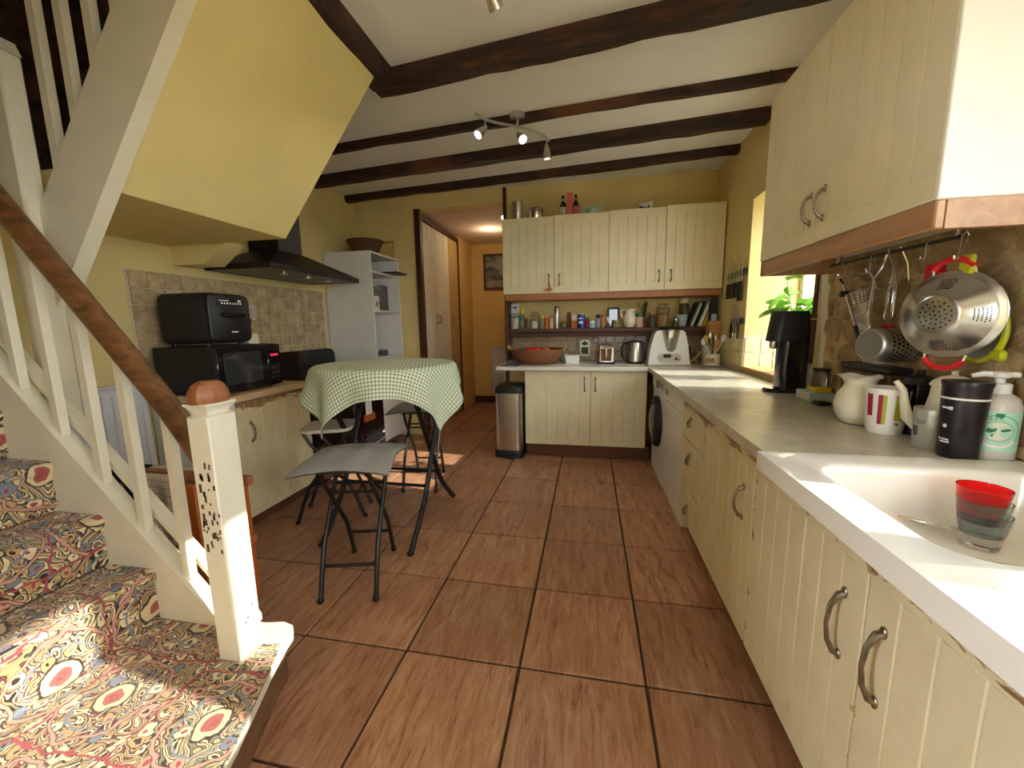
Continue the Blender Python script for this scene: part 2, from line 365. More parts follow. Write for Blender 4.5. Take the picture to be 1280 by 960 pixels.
# ------------------------------------------------------------------ mesh builder
class MB:
    def __init__(self): self.v = []; self.f = []; self.uv = None; self.T = Matrix.Identity(4)
    def add(self, vs, fs):
        b = len(self.v)
        self.v += [tuple(self.T @ Vector(p)) for p in vs]
        self.f += [tuple(b + i for i in f) for f in fs]; return self
    def box(self, lo, hi, bv=0.002):
        c = [(a + b) / 2 for a, b in zip(lo, hi)]; h = [abs(b - a) / 2 for a, b in zip(lo, hi)]
        bv = min(bv, min(h) * .9)
        if bv <= 0:
            vs = [(c[0] + sx * h[0], c[1] + sy * h[1], c[2] + sz * h[2]) for sx in (-1, 1) for sy in (-1, 1) for sz in (-1, 1)]
            return self.add(vs, [(0, 1, 3, 2), (4, 6, 7, 5), (0, 4, 5, 1), (2, 3, 7, 6), (0, 2, 6, 4), (1, 5, 7, 3)])
        vs = []; idx = {}
        for sx in (-1, 1):
            for sy in (-1, 1):
                for sz in (-1, 1):
                    s = (sx, sy, sz)
                    for k in range(3):
                        idx[s, k] = len(vs)
                        vs.append(tuple(c[a] + s[a] * (h[a] if a == k else h[a] - bv) for a in range(3)))
        fs = []
        for k in range(3):
            a, b = [i for i in range(3) if i != k]
            for sk in (-1, 1):
                q = []
                for sa, sb in ((-1, -1), (1, -1), (1, 1), (-1, 1)):
                    s = [0, 0, 0]; s[k] = sk; s[a] = sa; s[b] = sb; q.append(idx[tuple(s), k])
                fs.append(q)
        for k in range(3):
            a, b = [i for i in range(3) if i != k]
            for sa in (-1, 1):
                for sb in (-1, 1):
                    s1 = [0, 0, 0]; s1[a] = sa; s1[b] = sb; s2 = s1[:]; s1[k] = -1; s2[k] = 1
                    fs.append((idx[tuple(s1), a], idx[tuple(s2), a], idx[tuple(s2), b], idx[tuple(s1), b]))
        for sx in (-1, 1):
            for sy in (-1, 1):
                for sz in (-1, 1): fs.append(tuple(idx[(sx, sy, sz), k] for k in range(3)))
        return self.add(vs, fs)
    def loft(self, loops, cap0=True, cap1=True, closed=True):
        n = len(loops[0]); vs = [p for l in loops for p in l]; fs = []
        m = n if closed else n - 1
        for i in range(len(loops) - 1):
            for j in range(m):
                k = (j + 1) % n
                fs.append((i * n + j, i * n + k, (i + 1) * n + k, (i + 1) * n + j))
        if cap0: fs.append(tuple(range(n - 1, -1, -1)))
        if cap1: fs.append(tuple((len(loops) - 1) * n + j for j in range(n)))
        return self.add(vs, fs)
    def lathe(self, prof, n=20, at=(0, 0, 0), cap0=True, cap1=True, sq=None):
        loops = []
        for r, z in prof:
            r = max(r, .0004)
            loops.append([(at[0] + r * cos(2 * pi * i / n), at[1] + r * sin(2 * pi * i / n), at[2] + z) for i in range(n)])
        return self.loft(loops, cap0, cap1)
    def tube(self, path, r, n=8, caps=True, closed=False):
        P = [Vector(p) for p in path]; L = len(P)
        rs = r if isinstance(r, (list, tuple)) else [r] * L
        loops = []; prev = None
        for i in range(L):
            if closed: t = (P[(i + 1) % L] - P[i - 1])
            else: t = (P[min(i + 1, L - 1)] - P[max(i - 1, 0)])
            t.normalize()
            if prev is None:
                a = Vector((0, 0, 1)) if abs(t.z) < .9 else Vector((1, 0, 0)); u = t.cross(a).normalized()
            else:
                u = prev - t * prev.dot(t)
                u = u.normalized() if u.length > 1e-6 else t.orthogonal().normalized()
            prev = u; w = t.cross(u)
            loops.append([tuple(P[i] + rs[i] * (cos(2 * pi * k / n) * u + sin(2 * pi * k / n) * w)) for k in range(n)])
        if closed: loops.append(loops[0]); return self.loft(loops, False, False)
        return self.loft(loops, caps, caps)
    def prism(self, pts, lo, hi, axis='z'):
        m = {'z': lambda a, b, h: (a, b, h), 'y': lambda a, b, h: (a, h, b), 'x': lambda a, b, h: (h, a, b)}[axis]
        return self.loft([[m(a, b, lo) for a, b in pts], [m(a, b, hi) for a, b in pts]])
    def grid(self, fn, nu, nv, uvfn=None):
        vs = [fn(i / nu, j / nv) for j in range(nv + 1) for i in range(nu + 1)]
        fs = [(j * (nu + 1) + i, j * (nu + 1) + i + 1, (j + 1) * (nu + 1) + i + 1, (j + 1) * (nu + 1) + i) for j in range(nv) for i in range(nu)]
        if uvfn: self.uv = [uvfn(i / nu, j / nv) for j in range(nv + 1) for i in range(nu + 1)]
        return self.add(vs, fs)
    def sphere(self, c, rx, ry=None, rz=None, n=12, m=8):
        ry = ry or rx; rz = rz or rx
        loops = []
        for j in range(m + 1):
            a = -pi / 2 + pi * j / m; rr = max(cos(a), .002)
            loops.append([(c[0] + rx * rr * cos(2 * pi * i / n), c[1] + ry * rr * sin(2 * pi * i / n), c[2] + rz * sin(a)) for i in range(n)])
        return self.loft(loops)
    def mesh(self, name, mat, origin=(0, 0, 0), angle=40, recalc=True):
        me = bpy.data.meshes.new(name)
        ox, oy, oz = origin
        me.from_pydata([(x - ox, y - oy, z - oz) for x, y, z in self.v], [], self.f)
        if self.uv:
            l = me.uv_layers.new(name='UVMap')
            for lp in me.loops: l.data[lp.index].uv = self.uv[lp.vertex_index]
        if recalc:
            bm = bmesh.new(); bm.from_mesh(me); bmesh.ops.recalc_face_normals(bm, faces=bm.faces); bm.to_mesh(me); bm.free()
        me.shade_smooth()
        me.set_sharp_from_angle(angle=radians(angle))
        me.materials.append(MT[mat] if isinstance(mat, str) else mat)
        return me

ORG = {}
def link(name, data, parent=None, loc=(0, 0, 0)):
    o = bpy.data.objects.new(name, data); C.objects.link(o)
    if parent is not None: o.parent = parent
    o.location = loc; return o
def tag(o, label, cat, group=None):
    o['label'] = label; o['category'] = cat
    if group: o['group'] = group
    return o
def thing(name, label, cat, loc=(0, 0, 0), rz=0.0, group=None):
    o = link(name, None, None, loc); o.empty_display_size = .05; o.rotation_euler = (0, 0, rz)
    ORG[o.name] = Vector(loc) if not rz else Vector((0, 0, 0))
    return tag(o, label, cat, group)
def part(name, mb, mat, parent, angle=40, kind=None, label=None, recalc=True):
    """mb is in world coordinates when the thing was not rotated, else in the thing's own coordinates"""
    root = parent
    while root.parent is not None: root = root.parent
    o = link(name, mb.mesh(name, mat, ORG.get(root.name, (0, 0, 0)), angle, recalc), parent)
    if kind: o['kind'] = kind
    if label: o['label'] = label
    return o
def single(name, mb, mat, label, cat, loc, group=None, angle=40):
    o = link(name, mb.mesh(name, mat, loc, angle), None, loc); ORG[o.name] = Vector(loc)
    return tag(o, label, cat, group)
def struct(name, mb, mat, loc=(0, 0, 0), angle=40):
    o = link(name, mb.mesh(name, mat, loc, angle), None, loc); ORG[o.name] = Vector(loc); o['kind'] = 'structure'; return o
def shared(name, me, parent, loc, rot=None, scale=None):
    o = link(name, me, parent, loc)
    if rot: o.rotation_euler = rot
    if scale: o.scale = scale
    return o
def copy_tree(o, parent=None):
    c = o.copy(); C.objects.link(c); c.parent = parent
    for ch in list(o.children): copy_tree(ch, c)
    return c
# ------------------------------------------------------------------ structure: floor, walls, ceiling, beams
fl = struct('floor', MB().box((-3.0, -2.85, -.12), (1.5, 5.1, -.008), 0), 'grout', (0, 0, 0))
T = .45
tile_me = MB().box((-T / 2 + .005, -T / 2 + .005, -.012), (T / 2 - .005, T / 2 - .005, 0), .0025).mesh('tile', 'floor_tile')
for i in range(-7, 1):
    for j in range(-3, 11):
        cx, cy = (i + .5) * T, (j + .5) * T
        if cy > 3.0 and not (-2.3 < cx < -1.0): continue
        if cy < 0 and cx < -1.7: continue
        shared('tile', tile_me, fl, (cx, cy, random.uniform(-.0012, .0006)))

w = MB(); w.box((-2.95, .82, 0), (-2.8, 3.07, 2.65), 0); w.box((-2.95, -1.3, 0), (-2.8, .82, 1.8), 0)
wl = struct('wall_left', w, 'yellow', (-2.8, 1, 0))
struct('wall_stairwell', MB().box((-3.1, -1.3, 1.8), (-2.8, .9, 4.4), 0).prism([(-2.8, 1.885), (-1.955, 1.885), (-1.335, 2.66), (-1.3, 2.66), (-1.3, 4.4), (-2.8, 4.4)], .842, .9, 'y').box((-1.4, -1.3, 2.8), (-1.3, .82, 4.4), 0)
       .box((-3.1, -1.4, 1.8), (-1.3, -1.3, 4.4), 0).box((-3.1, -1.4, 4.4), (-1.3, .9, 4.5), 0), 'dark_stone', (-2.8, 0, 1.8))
struct('wall_stair_side', MB().box((-2.95, -1.3, 0), (-1.42, -1.2, 2.65), 0), 'yellow', (-2, -1.25, 0))
w = MB(); w.box((-2.95, 2.95, 0), (-2.05, 3.07, 2.65), 0); w.box((-2.05, 2.95, 2.5), (-1.08, 3.07, 2.65), 0); w.box((-1.08, 2.95, 0), (1.5, 3.07, 2.65), 0)
wb = struct('wall_back', w, 'yellow', (0, 2.95, 0))
w = MB()
X0, X1 = .95, 1.42
w.box((X0, 2.05, 0), (X1, 3.07, 2.65), 0); w.box((X0, 1.10, 0), (X1, 2.05, .895), 0); w.box((X0, 1.10, 2.13), (X1, 2.05, 2.65), 0)
w.box((X0, -.33, 0), (X1, 1.10, 2.65), 0); w.box((X0, -2.3, 0), (X1, -.33, 1.16), 0); w.box((X0, -2.3, 2.05), (X1, -.33, 2.65), 0)
w.box((X0, -2.85, 0), (X1, -2.3, 2.65), 0)
wr = struct('wall_right', w, 'yellow', (X0, 0, 0))
w = MB(); w.box((-2.95, -2.85, 0), (-.05, -2.7, 2.65), 0); w.box((.85, -2.85, 0), (1.42, -2.7, 2.65), 0); w.box((-.05, -2.85, 2.1), (.85, -2.7, 2.65), 0)
struct('wall_near', w, 'yellow', (0, -2.7, 0))
w = MB(); w.box((-1.40, -2.85, 2.65), (1.5, 3.1, 2.80), 0); w.box((-2.95, .82, 2.65), (-1.40, 3.1, 2.80), 0); w.box((-2.95, -2.85, 2.65), (-1.40, -1.3, 2.8), 0)
struct('ceiling', w, 'ceiling', (0, 0, 2.65))

# hall beyond the opening
struct('wall_hall_end', MB().box((-2.3, 4.95, 0), (-.9, 5.05, 2.7), 0), 'ochre', (-1.6, 4.95, 0))
struct('wall_hall_left', MB().box((-2.3, 3.07, 0), (-2.12, 4.95, 2.7), 0).box((-2.12, 4.32, 0), (-2.05, 4.95, 2.7), 0), 'ochre', (-2.1, 4, 0))
struct('wall_hall_right', MB().box((-1.08, 3.07, 0), (-.95, 4.95, 2.7), 0), 'ochre', (-1.08, 4, 0))
struct('ceiling_hall', MB().box((-2.3, 3.07, 2.5), (-.9, 5.05, 2.6), 0), 'hall_ceiling', (-1.6, 4, 2.5))
struct('baseboard_hall', MB().box((-2.05, 4.93, 0), (-1.08, 4.95, .11), .003), 'frame_wood', (-1.6, 4.94, 0))
struct('trim_1', MB().box((-2.085, 2.925, 0), (-2.02, 2.99, 2.5), .004), 'frame_wood', (-2.05, 2.95, 0))
struct('trim_2', MB().box((-1.10, 2.93, 0), (-1.065, 3.0, 2.645), .004), 'frame_wood', (-1.08, 2.95, 0))
struct('trim_3', MB().prism([(-2.8, 1.66), (-2.56, 1.66), (-2.40, 1.772), (-2.40, 1.79), (-2.8, 1.79)], .86, 1.0, 'y'), 'soffit', (-2.6, .93, 1.7))
cl = thing('built_in_closet', 'tall pale plank closet doors along the left side of the hall', 'closet', (-2.07, 3.6, 0))
part('frame', MB().box((-2.115, 2.99, 2.42), (-2.045, 4.32, 2.47), .003).box((-2.115, 4.29, 0), (-2.045, 4.32, 2.42), .003), 'frame_wood', cl)
for k, (a, b) in enumerate(((2.995, 3.455), (3.462, 3.915), (3.925, 4.285))):
    m = MB(); n = 4
    m.box((-2.1, a, .02), (-2.066, b, 2.415), .002)
    for q in range(n):
        m.box((-2.068, a + (b - a) * q / n + .002, .03), (-2.06, a + (b - a) * (q + 1) / n - .002, 2.405), .003)
    d = part('door', m, 'straw' if k == 2 else 'white_paint', cl)
    hy = b - .05 if k == 0 else a + .05
    hm = MB().tube([(-2.06, hy, 1.28), (-2.035, hy, 1.30), (-2.03, hy, 1.335), (-2.035, hy, 1.37), (-2.06, hy, 1.39)], .007, 6)
    part('handle', hm, 'pewter', d)

# beams
def beam(name, p0, p1, wd, ht, z=2.652, n=22):
    loops = []; rnd = random.Random(name + str(p0))
    for i in range(n + 1):
        t = i / n; x = p0[0] + (p1[0] - p0[0]) * t; y = p0[1] + (p1[1] - p0[1]) * t
        j = lambda s: rnd.uniform(-s, s)
        if abs(p1[0] - p0[0]) > .5:
            loops.append([(x, y, z), (x, y + j(.005), z - ht * .5), (x, y + .012 + j(.006), z - ht + j(.006)), (x, y + wd - .012 + j(.006), z - ht + j(.006)), (x, y + wd + j(.004), z - ht * .5), (x, y + wd, z)])
        else:
            loops.append([(x, y, z), (x + j(.004), y, z - ht * .5), (x - .012 + j(.006), y, z - ht + j(.006)), (x - wd + .012 + j(.006), y, z - ht + j(.006)), (x - wd, y, z - ht * .5), (x - wd, y, z)])
    return struct(name, MB().loft(loops), 'beam', (p0[0], p0[1], z), 25)
beam('beam', (-1.41, .955), (1.0, .675), .10, .095)
beam('beam.001', (-2.82, 1.745), (1.0, 1.415), .06, .052)
beam('beam.002', (-2.82, 2.235), (1.0, 1.83), .11, .082)
beam('beam.003', (-2.81, 2.79), (1.0, 2.395), .085, .062)
beam('beam.004', (-1.285, -2.7), (-1.285, .965), .135, .10)
hk = MB().tube([(.775, 1.425, 2.652), (.775, 1.425, 2.60), (.768, 1.42, 2.575), (.755, 1.41, 2.568), (.748, 1.405, 2.585)], .004, 6)
single('ceiling_hook', hk, 'black_metal', 'small dark metal hook hanging from the white ceiling before the right wall', 'hook', (.775, 1.425, 2.57))

# left wall tiles (backsplash), back wall tiles, window jamb tiles
p = .0995
me = MB().box((0, -.047, -.047), (.009, .047, .047), .003).mesh('tile', 'tile_l')
gm = MB().box((-2.801, .575, .868), (-2.797, 2.33, 1.605), 0); part('grout', gm, 'wgrout', wl)
for a in range(17):
    for b in range(7):
        y = .635 + a * p; z = .93 + b * p + .028
        shared('tile', me, wl, (-2.798 + 2.8 + random.uniform(-.0008, .0008), y - 1, z), (0, random.uniform(-.006, .006), random.uniform(-.006, .006)))
for y, z in ((.93, 1.565), (1.30, 1.565), (1.12, 1.49), (1.46, 1.49)):
    pass
me = MB().box((-.047, -.008, -.044), (.047, 0, .044), .003).mesh('tile', 'tile_b')
part('grout', MB().box((-1.03, 2.947, .868), (.95, 2.951, 1.15), 0), 'wgrout', wb)
for a in range(20):
    for b in range(3):
        shared('tile', me, wb, (-.98 + a * .0985, -.002, .918 + b * .0935))
me = MB().box((-.008, -.053, -.053), (0, .053, .053), .003).mesh('tile', 'tile_w')
me2 = MB().box((-.053, -.008, -.053), (.053, 0, .053), .003).mesh('tile', 'tile_w')
part('grout', MB().box((.947, 2.05, .868), (.951, 2.95, 1.145), 0).box((.948, 2.047, .868), (1.38, 2.051, 1.145), 0), 'wgrout', wr)
for b in range(2):
    for a in range(8): shared('tile', me, wr, (-.001, 2.108 + a * .11, .958 - .03 + .055 + b * .111 - .02 ))
    for a in range(4): shared('tile', me2, wr, (.06 + a * .11, 2.049, .928 + .035 + b * .111))
part('sill', MB().box((.935, 1.10, .893), (1.40, 2.05, .915), .004), 'sill_wood', wr)
# near jamb of the window: pale plaster strip, and the rubble stones of the pier
part('jamb', MB().box((.938, .955, .872), (.952, 1.10, 2.13), .004), 'white_paint', wr)
part('mortar', MB().box((.935, -.33, .872), (.951, .955, 1.62), .004), 'mortar', wr)
rs = random.Random(3)
def stone(cy, cz, hy, hz, dep):
    n, loops = 9, []
    ang = [2 * pi * k / n + rs.uniform(-.16, .16) for k in range(n)]; rad = [rs.uniform(.82, 1.12) for _ in range(n)]
    for s, d in ((1.0, 0.0), (.93, dep * .6), (.70, dep), (.3, dep * 1.08)):
        loops.append([(.937 - d + rs.uniform(-.002, .002), cy + hy * s * q * cos(a), cz + hz * s * q * sin(a)) for a, q in zip(ang, rad)])
    part('stone', MB().loft(loops, False, True), 'stone', wr, 70)
z = .90
while z < 1.60:
    h = rs.uniform(.08, .15); y = -.31 + rs.uniform(0, .05)
    while y < .94:
        l = rs.uniform(.12, .28)
        if y + l > .97: l = max(.04, .955 - y)
        stone(y + l / 2, z + h / 2 + rs.uniform(-.008, .008), l * .56, h * .58, rs.uniform(.006, .014)); y += l + .004
    z += h + .004

def m_pane():
    m = bpy.data.materials.new('clear_window_pane'); m.use_nodes = True; nt = m.node_tree; nt.nodes.clear()
    o = nt.nodes.new('ShaderNodeOutputMaterial'); mx = nt.nodes.new('ShaderNodeMixShader'); t = nt.nodes.new('ShaderNodeBsdfTransparent'); g = nt.nodes.new('ShaderNodeBsdfGlossy')
    g.inputs['Roughness'].default_value = .02; t.inputs['Color'].default_value = (.96, .97, .96, 1); mx.inputs[0].default_value = .05
    nt.links.new(t.outputs[0], mx.inputs[1]); nt.links.new(g.outputs[0], mx.inputs[2]); nt.links.new(mx.outputs[0], o.inputs[0]); return m
MT['pane'] = m_pane()
def window(name, y0, y1, z0, z1, muls, bar):
    x = 1.30; fr = MB(); f = .045
    for a, b, c, d in ((y0, y0 + f, z0, z1), (y1 - f, y1, z0, z1), (y0, y1, z0, z0 + f), (y0, y1, z1 - f, z1)): fr.box((x, a, c), (x + .06, b, d), .004)
    for m in muls: fr.box((x, m[0], z0 + f), (x + .06, m[1], z1 - f), .004)
    for b in bar: fr.box((x + .01, y0 + f, b), (x + .05, y1 - f, b + .022), .003)
    o = struct(name, fr, 'white_paint', (x, (y0 + y1) / 2, z0))
    part('pane', MB().box((x + .028, y0 + f, z0 + f), (x + .032, y1 - f, z1 - f), 0), 'pane', o); return o
window('window_1', 1.10, 2.05, .915, 2.13, [(1.54, 1.60)], [])
window('window_2', -2.3, -.33, 1.16, 2.05, [(-.755, -.615), (-1.40, -1.28)], [])
dr = struct('added_door', MB().box((-.05, -2.80, 0), (.85, -2.75, .95), .004).box((-.05, -2.80, .95), (.05, -2.75, 2.1), .004).box((.75, -2.80, .95), (.85, -2.75, 2.1), .004).box((.05, -2.80, 2.0), (.75, -2.75, 2.1), .004), 'white_paint', (.4, -2.78, 0))  # unseen half-glazed door, added behind the camera to let daylight in
part('pane', MB().box((.05, -2.782, .95), (.75, -2.778, 2.0), 0), 'pane', dr)
struct('ground', MB().box((-25, -25, -.4), (25, 25, -.15), 0), 'grass', (0, 0, -.4))

# ------------------------------------------------------------------ staircases
st = thing('staircase', 'lower carpeted staircase with white newel, balusters and round wooden handrail', 'staircase', (-1.5, -.7, 0))
zt = [0, .192, .395, .588, .785, .98, 1.175]
xr = [0, 0, -1.765, -1.965, -2.165, -2.36, -2.56, -2.8]
YA, YB = -1.2, -.21
front = [(-1.36, -.165), (-1.30, -.150), (-1.255, -.160), (-1.232, -.19), (-1.222, -.235), (-1.19, -.33), (-1.10, -.55), (-1.03, -.75), (-.94, -1.2)]
body = [(-1.765, -.165)] + front + [(-1.765, -1.2)]
part('step', MB().prism(body, zt[1] - .035, zt[1] - .004), 'white_paint', st, label='cream painted bottom step with a rounded end')
part('riser', MB().prism([(x - (.03 if i else 0), y - (0.012 if y > -.3 else 0)) if 0 < i < len(body) - 1 else (x, y) for i, (x, y) in enumerate(body)], 0.002, zt[1] - .035), 'step_wood', st, label='bare brown wooden riser under the bottom step')
cp = [(-1.765, -.215), (-1.40, -.215), (-1.395, -.345), (-1.285, -.345), (-1.285, -.262), (-1.228, -.25), (-1.187, -.335), (-1.097, -.552), (-1.027, -.752), (-.937, -1.2), (-1.765, -1.2)]
part('carpet', MB().prism(cp, zt[1] - .004, zt[1] + .006), 'carpet', st)
for k in range(2, 7):
    a, b, z, zl = xr[k + 1], xr[k], zt[k], zt[k - 1]
    pf = [(a, z), (b - .012, z)] + [(b - .012 + .026 * sin(t), z - .026 + .026 * cos(t)) for t in (radians(q) for q in (20, 40, 60, 80, 100, 125))] + \
         [(b + .002, z - .05), (b, zl + .006), (b - .014, zl + .006), (b - .014, z - .014), (a, z - .014)]
    part('carpet', MB().prism(pf, YA, YB, 'y'), 'carpet', st, 30)
    part('step', MB().box((a, YA, .002 if k < 6 else .6), (b - .015, YB, z - .015), 0), 'step_wood', st)
sl = 1.095
zs = lambda x: .245 + sl * (-1.536 - x)
part('string', MB().prism([(-1.40, .19), (-1.475, .19), (-1.536, zs(-1.536)), (-2.79, zs(-2.79)), (-2.79, 1.0), (-2.4, .55), (-1.9, .02), (-1.40, .02)], -.222, -.165, 'y'), 'white_paint', st)
part('string_capping', MB().prism([(-1.42, zs(-1.46) + .0), (-2.79, zs(-2.79) + .002), (-2.79, zs(-2.79) + .03), (-1.42, zs(-1.46) + .028)], -.165, -.125, 'y'), 'white_paint', st)
zr = lambda x: .922 + 1.195 * (-1.545 - x)
for x in (-1.64, -1.808, -1.966, -2.128, -2.285, -2.445):
    part('baluster', MB().prism([(x - .015, zs(x - .015) - .02), (x + .015, zs(x + .015) - .02), (x + .015, zr(x + .015) - .0), (x - .015, zr(x - .015) - .0)], -.204, -.176, 'y'), 'white_paint', st)
hr = MB(); n = 14; loops = []
rn = random.Random(5)
for i in range(15):
    x = -1.352 - i * .085; z = zr(x); c = []
    for k in range(n):
        a = 2 * pi * k / n; u = .036 * cos(a) * (1 + rn.uniform(-.02, .02)); v = .037 * sin(a)
        c.append((x + v * .767, -.235 + .03 * min(1, i / 3) + u, z + v * .642))
    loops.append(c)
hr.loft(loops); part('handrail', hr, 'rail_wood', st)
nw = MB(); nx0, nx1, ny0, ny1 = -1.383, -1.305, -.336, -.240
nw.box((nx0, ny0, zt[1] - .004), (nx1, ny1, 1.0), .004)
def sqloop(z, e): return [(nx0 - e, ny0 - e, z), (nx1 + e, ny0 - e, z), (nx1 + e, ny1 + e, z), (nx0 - e, ny1 + e, z)]
nw.loft([sqloop(1.0, -.004), sqloop(1.004, -.012), sqloop(1.012, -.012), sqloop(1.034, .004), sqloop(1.038, .002)])
nwo = part('newel', nw, 'newel_paint', st)
ch = MB()
for _ in range(46):
    y = rs.uniform(0, 1); x = nx0 + .012 + rs.random() * .062; z = .58 + .27 * y + rs.uniform(-.02, .02); s = rs.uniform(.0015, .005)
    ch.box((x - s, ny0 - .0006, z - s * rs.uniform(.5, 3)), (x + s * .8, ny0 + .002, z + s * rs.uniform(.5, 3)), 0)
for y0, z0 in ((-.30, .30), (-.29, .31), (-.27, .345)):
    ch.box((nx1 - .002, y0, z0), (nx1 + .0006, y0 + .006, z0 + .007), 0)
part('paint_chip', ch, 'batten', nwo, kind='stuff')
cc = MB(); mx, my = (nx0 + nx1) / 2, (ny0 + ny1) / 2; lp = []
for z, s in ((1.036, .84), (1.052, .92), (1.072, .86), (1.092, .68), (1.102, .44)):
    lp.append([(mx + s * .052 * cos(2 * pi * (k + .5) / 8), my + s * .066 * sin(2 * pi * (k + .5) / 8), z) for k in range(8)])
cc.loft(lp); part('newel_cap', cc, 'cap_wood', st, 25, label='bare wood faceted cap on the newel')

up = thing('upper_staircase', 'upper stair flight overhead with white string board and sloping yellow underside', 'staircase', (-1.7, .4, 1.8))
part('string', MB().prism([(-2.36, 1.24), (-2.30, 1.306), (-2.118, 1.539), (-1.28, 2.637), (-1.28, 2.985), (-2.287, 1.694), (-2.36, 1.6)], -.06, -.005, 'y'), 'white_paint', up)
part('soffit', MB().prism([(-1.955, 1.772), (-1.335, 2.553), (-1.335, 2.64), (-1.955, 1.86)], -.005, .84, 'y'), 'soffit', up)
part('landing', MB().box((-2.8, -.005, 1.772), (-1.955, .84, 1.88), .002), 'soffit', up, label='flat yellow underside of the landing')
for k in range(4):
    a = -1.98 + k * .16; z = 1.88 + (k + 1) * .2
    part('step', MB().box((a, -.005, z - .03), (a + .18, .82, z), .002).box((a + .012, -.005, z - .2), (a + .026, .82, z - .03), 0), 'white_paint', up)
for x in (-2.165, -2.045, -1.92, -1.80, -1.68, -1.56):
    zb = 1.694 + 1.28 * (x + 2.287)
    part('baluster', MB().prism([(x - .017, zb - .03), (x + .017, zb + .02), (x + .017, zb + .95), (x - .017, zb + .90)], -.048, -.020, 'y'), 'white_paint', up)
part('handrail', MB().prism([(-2.3, 2.58), (-1.42, 3.70), (-1.42, 3.77), (-2.3, 2.65)], -.06, -.005, 'y'), 'rail_wood', up)
part('newel', MB().box((-2.37, -.10, .9), (-2.265, -.03, 2.25), .008).prism([(-2.37, 2.25), (-2.265, 2.25), (-2.29, 2.30), (-2.37, 2.32)], -.10, -.03, 'y').box((-2.36, -.09, 2.3), (-2.33, -.05, 2.66), .006), 'white_paint', up)

hd = thing('hedge', 'green leafy hedge outside beyond the kitchen window', 'hedge', (4.2, 3.0, -.15))
rh = random.Random(11); hb = MB(); lv = MB()
for k in range(9):
    cy = .6 + k * .55; hb.sphere((4.3 + rh.uniform(-.1, .1), cy, .75), .42, .45, 1.28 + rh.uniform(-.1, .1), 12, 8)
    for j in range(150):
        a, b2 = rh.uniform(0, 6.28), rh.uniform(-.9, 1.5); cx2 = 4.3 + .47 * cos(a) * cos(b2); cy2 = cy + .5 * sin(a) * cos(b2); cz2 = .82 + 1.35 * sin(b2)
        t = Matrix.Translation((cx2, cy2, cz2)) @ Matrix.Rotation(rh.uniform(0, 6.28), 4, 'Z') @ Matrix.Rotation(rh.uniform(-1, 1), 4, 'X'); lv.T = t
        lv.add([(-.04, 0, 0), (0, -.075, .012), (.04, 0, 0), (0, .075, .012)], [(0, 1, 2, 3)])
part('body', hb, 'forest', hd); part('foliage', lv, 'leaf', hd, kind='stuff', recalc=False)
# ------------------------------------------------------------------ fitted units
def frameT(o, U, N):
    return Matrix(((U[0], N[0], 0, o[0]), (U[1], N[1], 0, o[1]), (U[2], N[2], 1, o[2]), (0, 0, 0, 1)))
def panel(m, w, h, n, mg=.055, t=.018):
    m.box((0, 0, 0), (w, t - .0035, h), .002)
    m.box((0, t - .006, 0), (w, t, mg), .0025); m.box((0, t - .006, h - mg), (w, t, h), .0025)
    for k in range(n):
        a = 0 if k == 0 else w * k / n + .0012; b = w if k == n - 1 else w * (k + 1) / n - .0012
        m.box((a, t - .006, mg - .003), (b, t, h - mg + .003), .0025)
def arch_handle(T_, u, z, L=.11, t=.018):
    m = MB(); m.T = T_
    P = [(u, t, z - L / 2), (u, t + .012, z - L / 2 + .003), (u, t + .026, z - L * .28), (u, t + .031, z), (u, t + .026, z + L * .28), (u, t + .012, z + L / 2 - .003), (u, t, z + L / 2)]
    m.tube(P, [.0075, .007, .0052, .0045, .0052, .007, .0075], 8)
    for s in (-1, 1): m.sphere((u, t + .002, z + s * (L / 2 + .002)), .009, .005, .013, 8, 6)
    return m
def door(parent, o, U, N, w, h, n, mat, hu=None, hz=None, mg=.055, name='door', L=.11):
    T_ = frameT(o, U, N); m = MB(); m.T = T_; panel(m, w, h, n, mg); d = part(name, m, mat, parent)
    if hu is not None: part('handle', arch_handle(T_, hu, hz, L), 'pewter', d)
    return d
def drop_handle(T_, u, z, t=.018):
    m = MB(); m.T = T_
    m.sphere((u, t + .006, z + .018), .009, .008, .011, 8, 6)
    m.tube([(u, t + .01, z + .015), (u - .022, t + .016, z - .005), (u - .026, t + .016, z - .022), (u, t + .018, z - .03), (u + .026, t + .016, z - .022), (u + .022, t + .016, z - .005), (u, t + .01, z + .015)], .0042, 6)
    return m
Lx, Ly, Lz = (1, 0, 0), (0, 1, 0), (0, 0, 1)
mU, mN = (0, -1, 0), (-1, 0, 0)                          # right-hand run: along -y, facing -x

# back base unit
u = thing('base_cabinet', 'cream double door base cabinet under the back worktop beside the pedal bin', 'cabinet', (-.25, 2.65, 0))
part('carcass', MB().box((-.80, 2.375, .125), (.30, 2.93, .828), .002), 'white_lam', u)
part('plinth', MB().box((-.80, 2.42, .002), (.34, 2.45, .125), .002), 'plinth', u)
door(u, (-.797, 2.375, .128), Lx, (0, -1, 0), .60, .70, 6, 'cream', .55, .58)
door(u, (-.191, 2.375, .128), Lx, (0, -1, 0), .487, .70, 5, 'cream', .04, .58)
wt = MB().box((-1.068, 2.315, .832), (.303, 2.938, .87), .006)
single('worktop', wt, 'worktop_b', 'pale worktop along the back wall under the spice shelf', 'worktop', (-.4, 2.6, .85))
wt = MB().prism([(.303, -.032), (.935, -.032), (.935, 2.938), (.3045, 2.938)], .832, .87)
single('worktop', wt, 'worktop', 'grey stone effect worktop running along the right wall to the white sink', 'worktop', (.6, 1.4, .85))

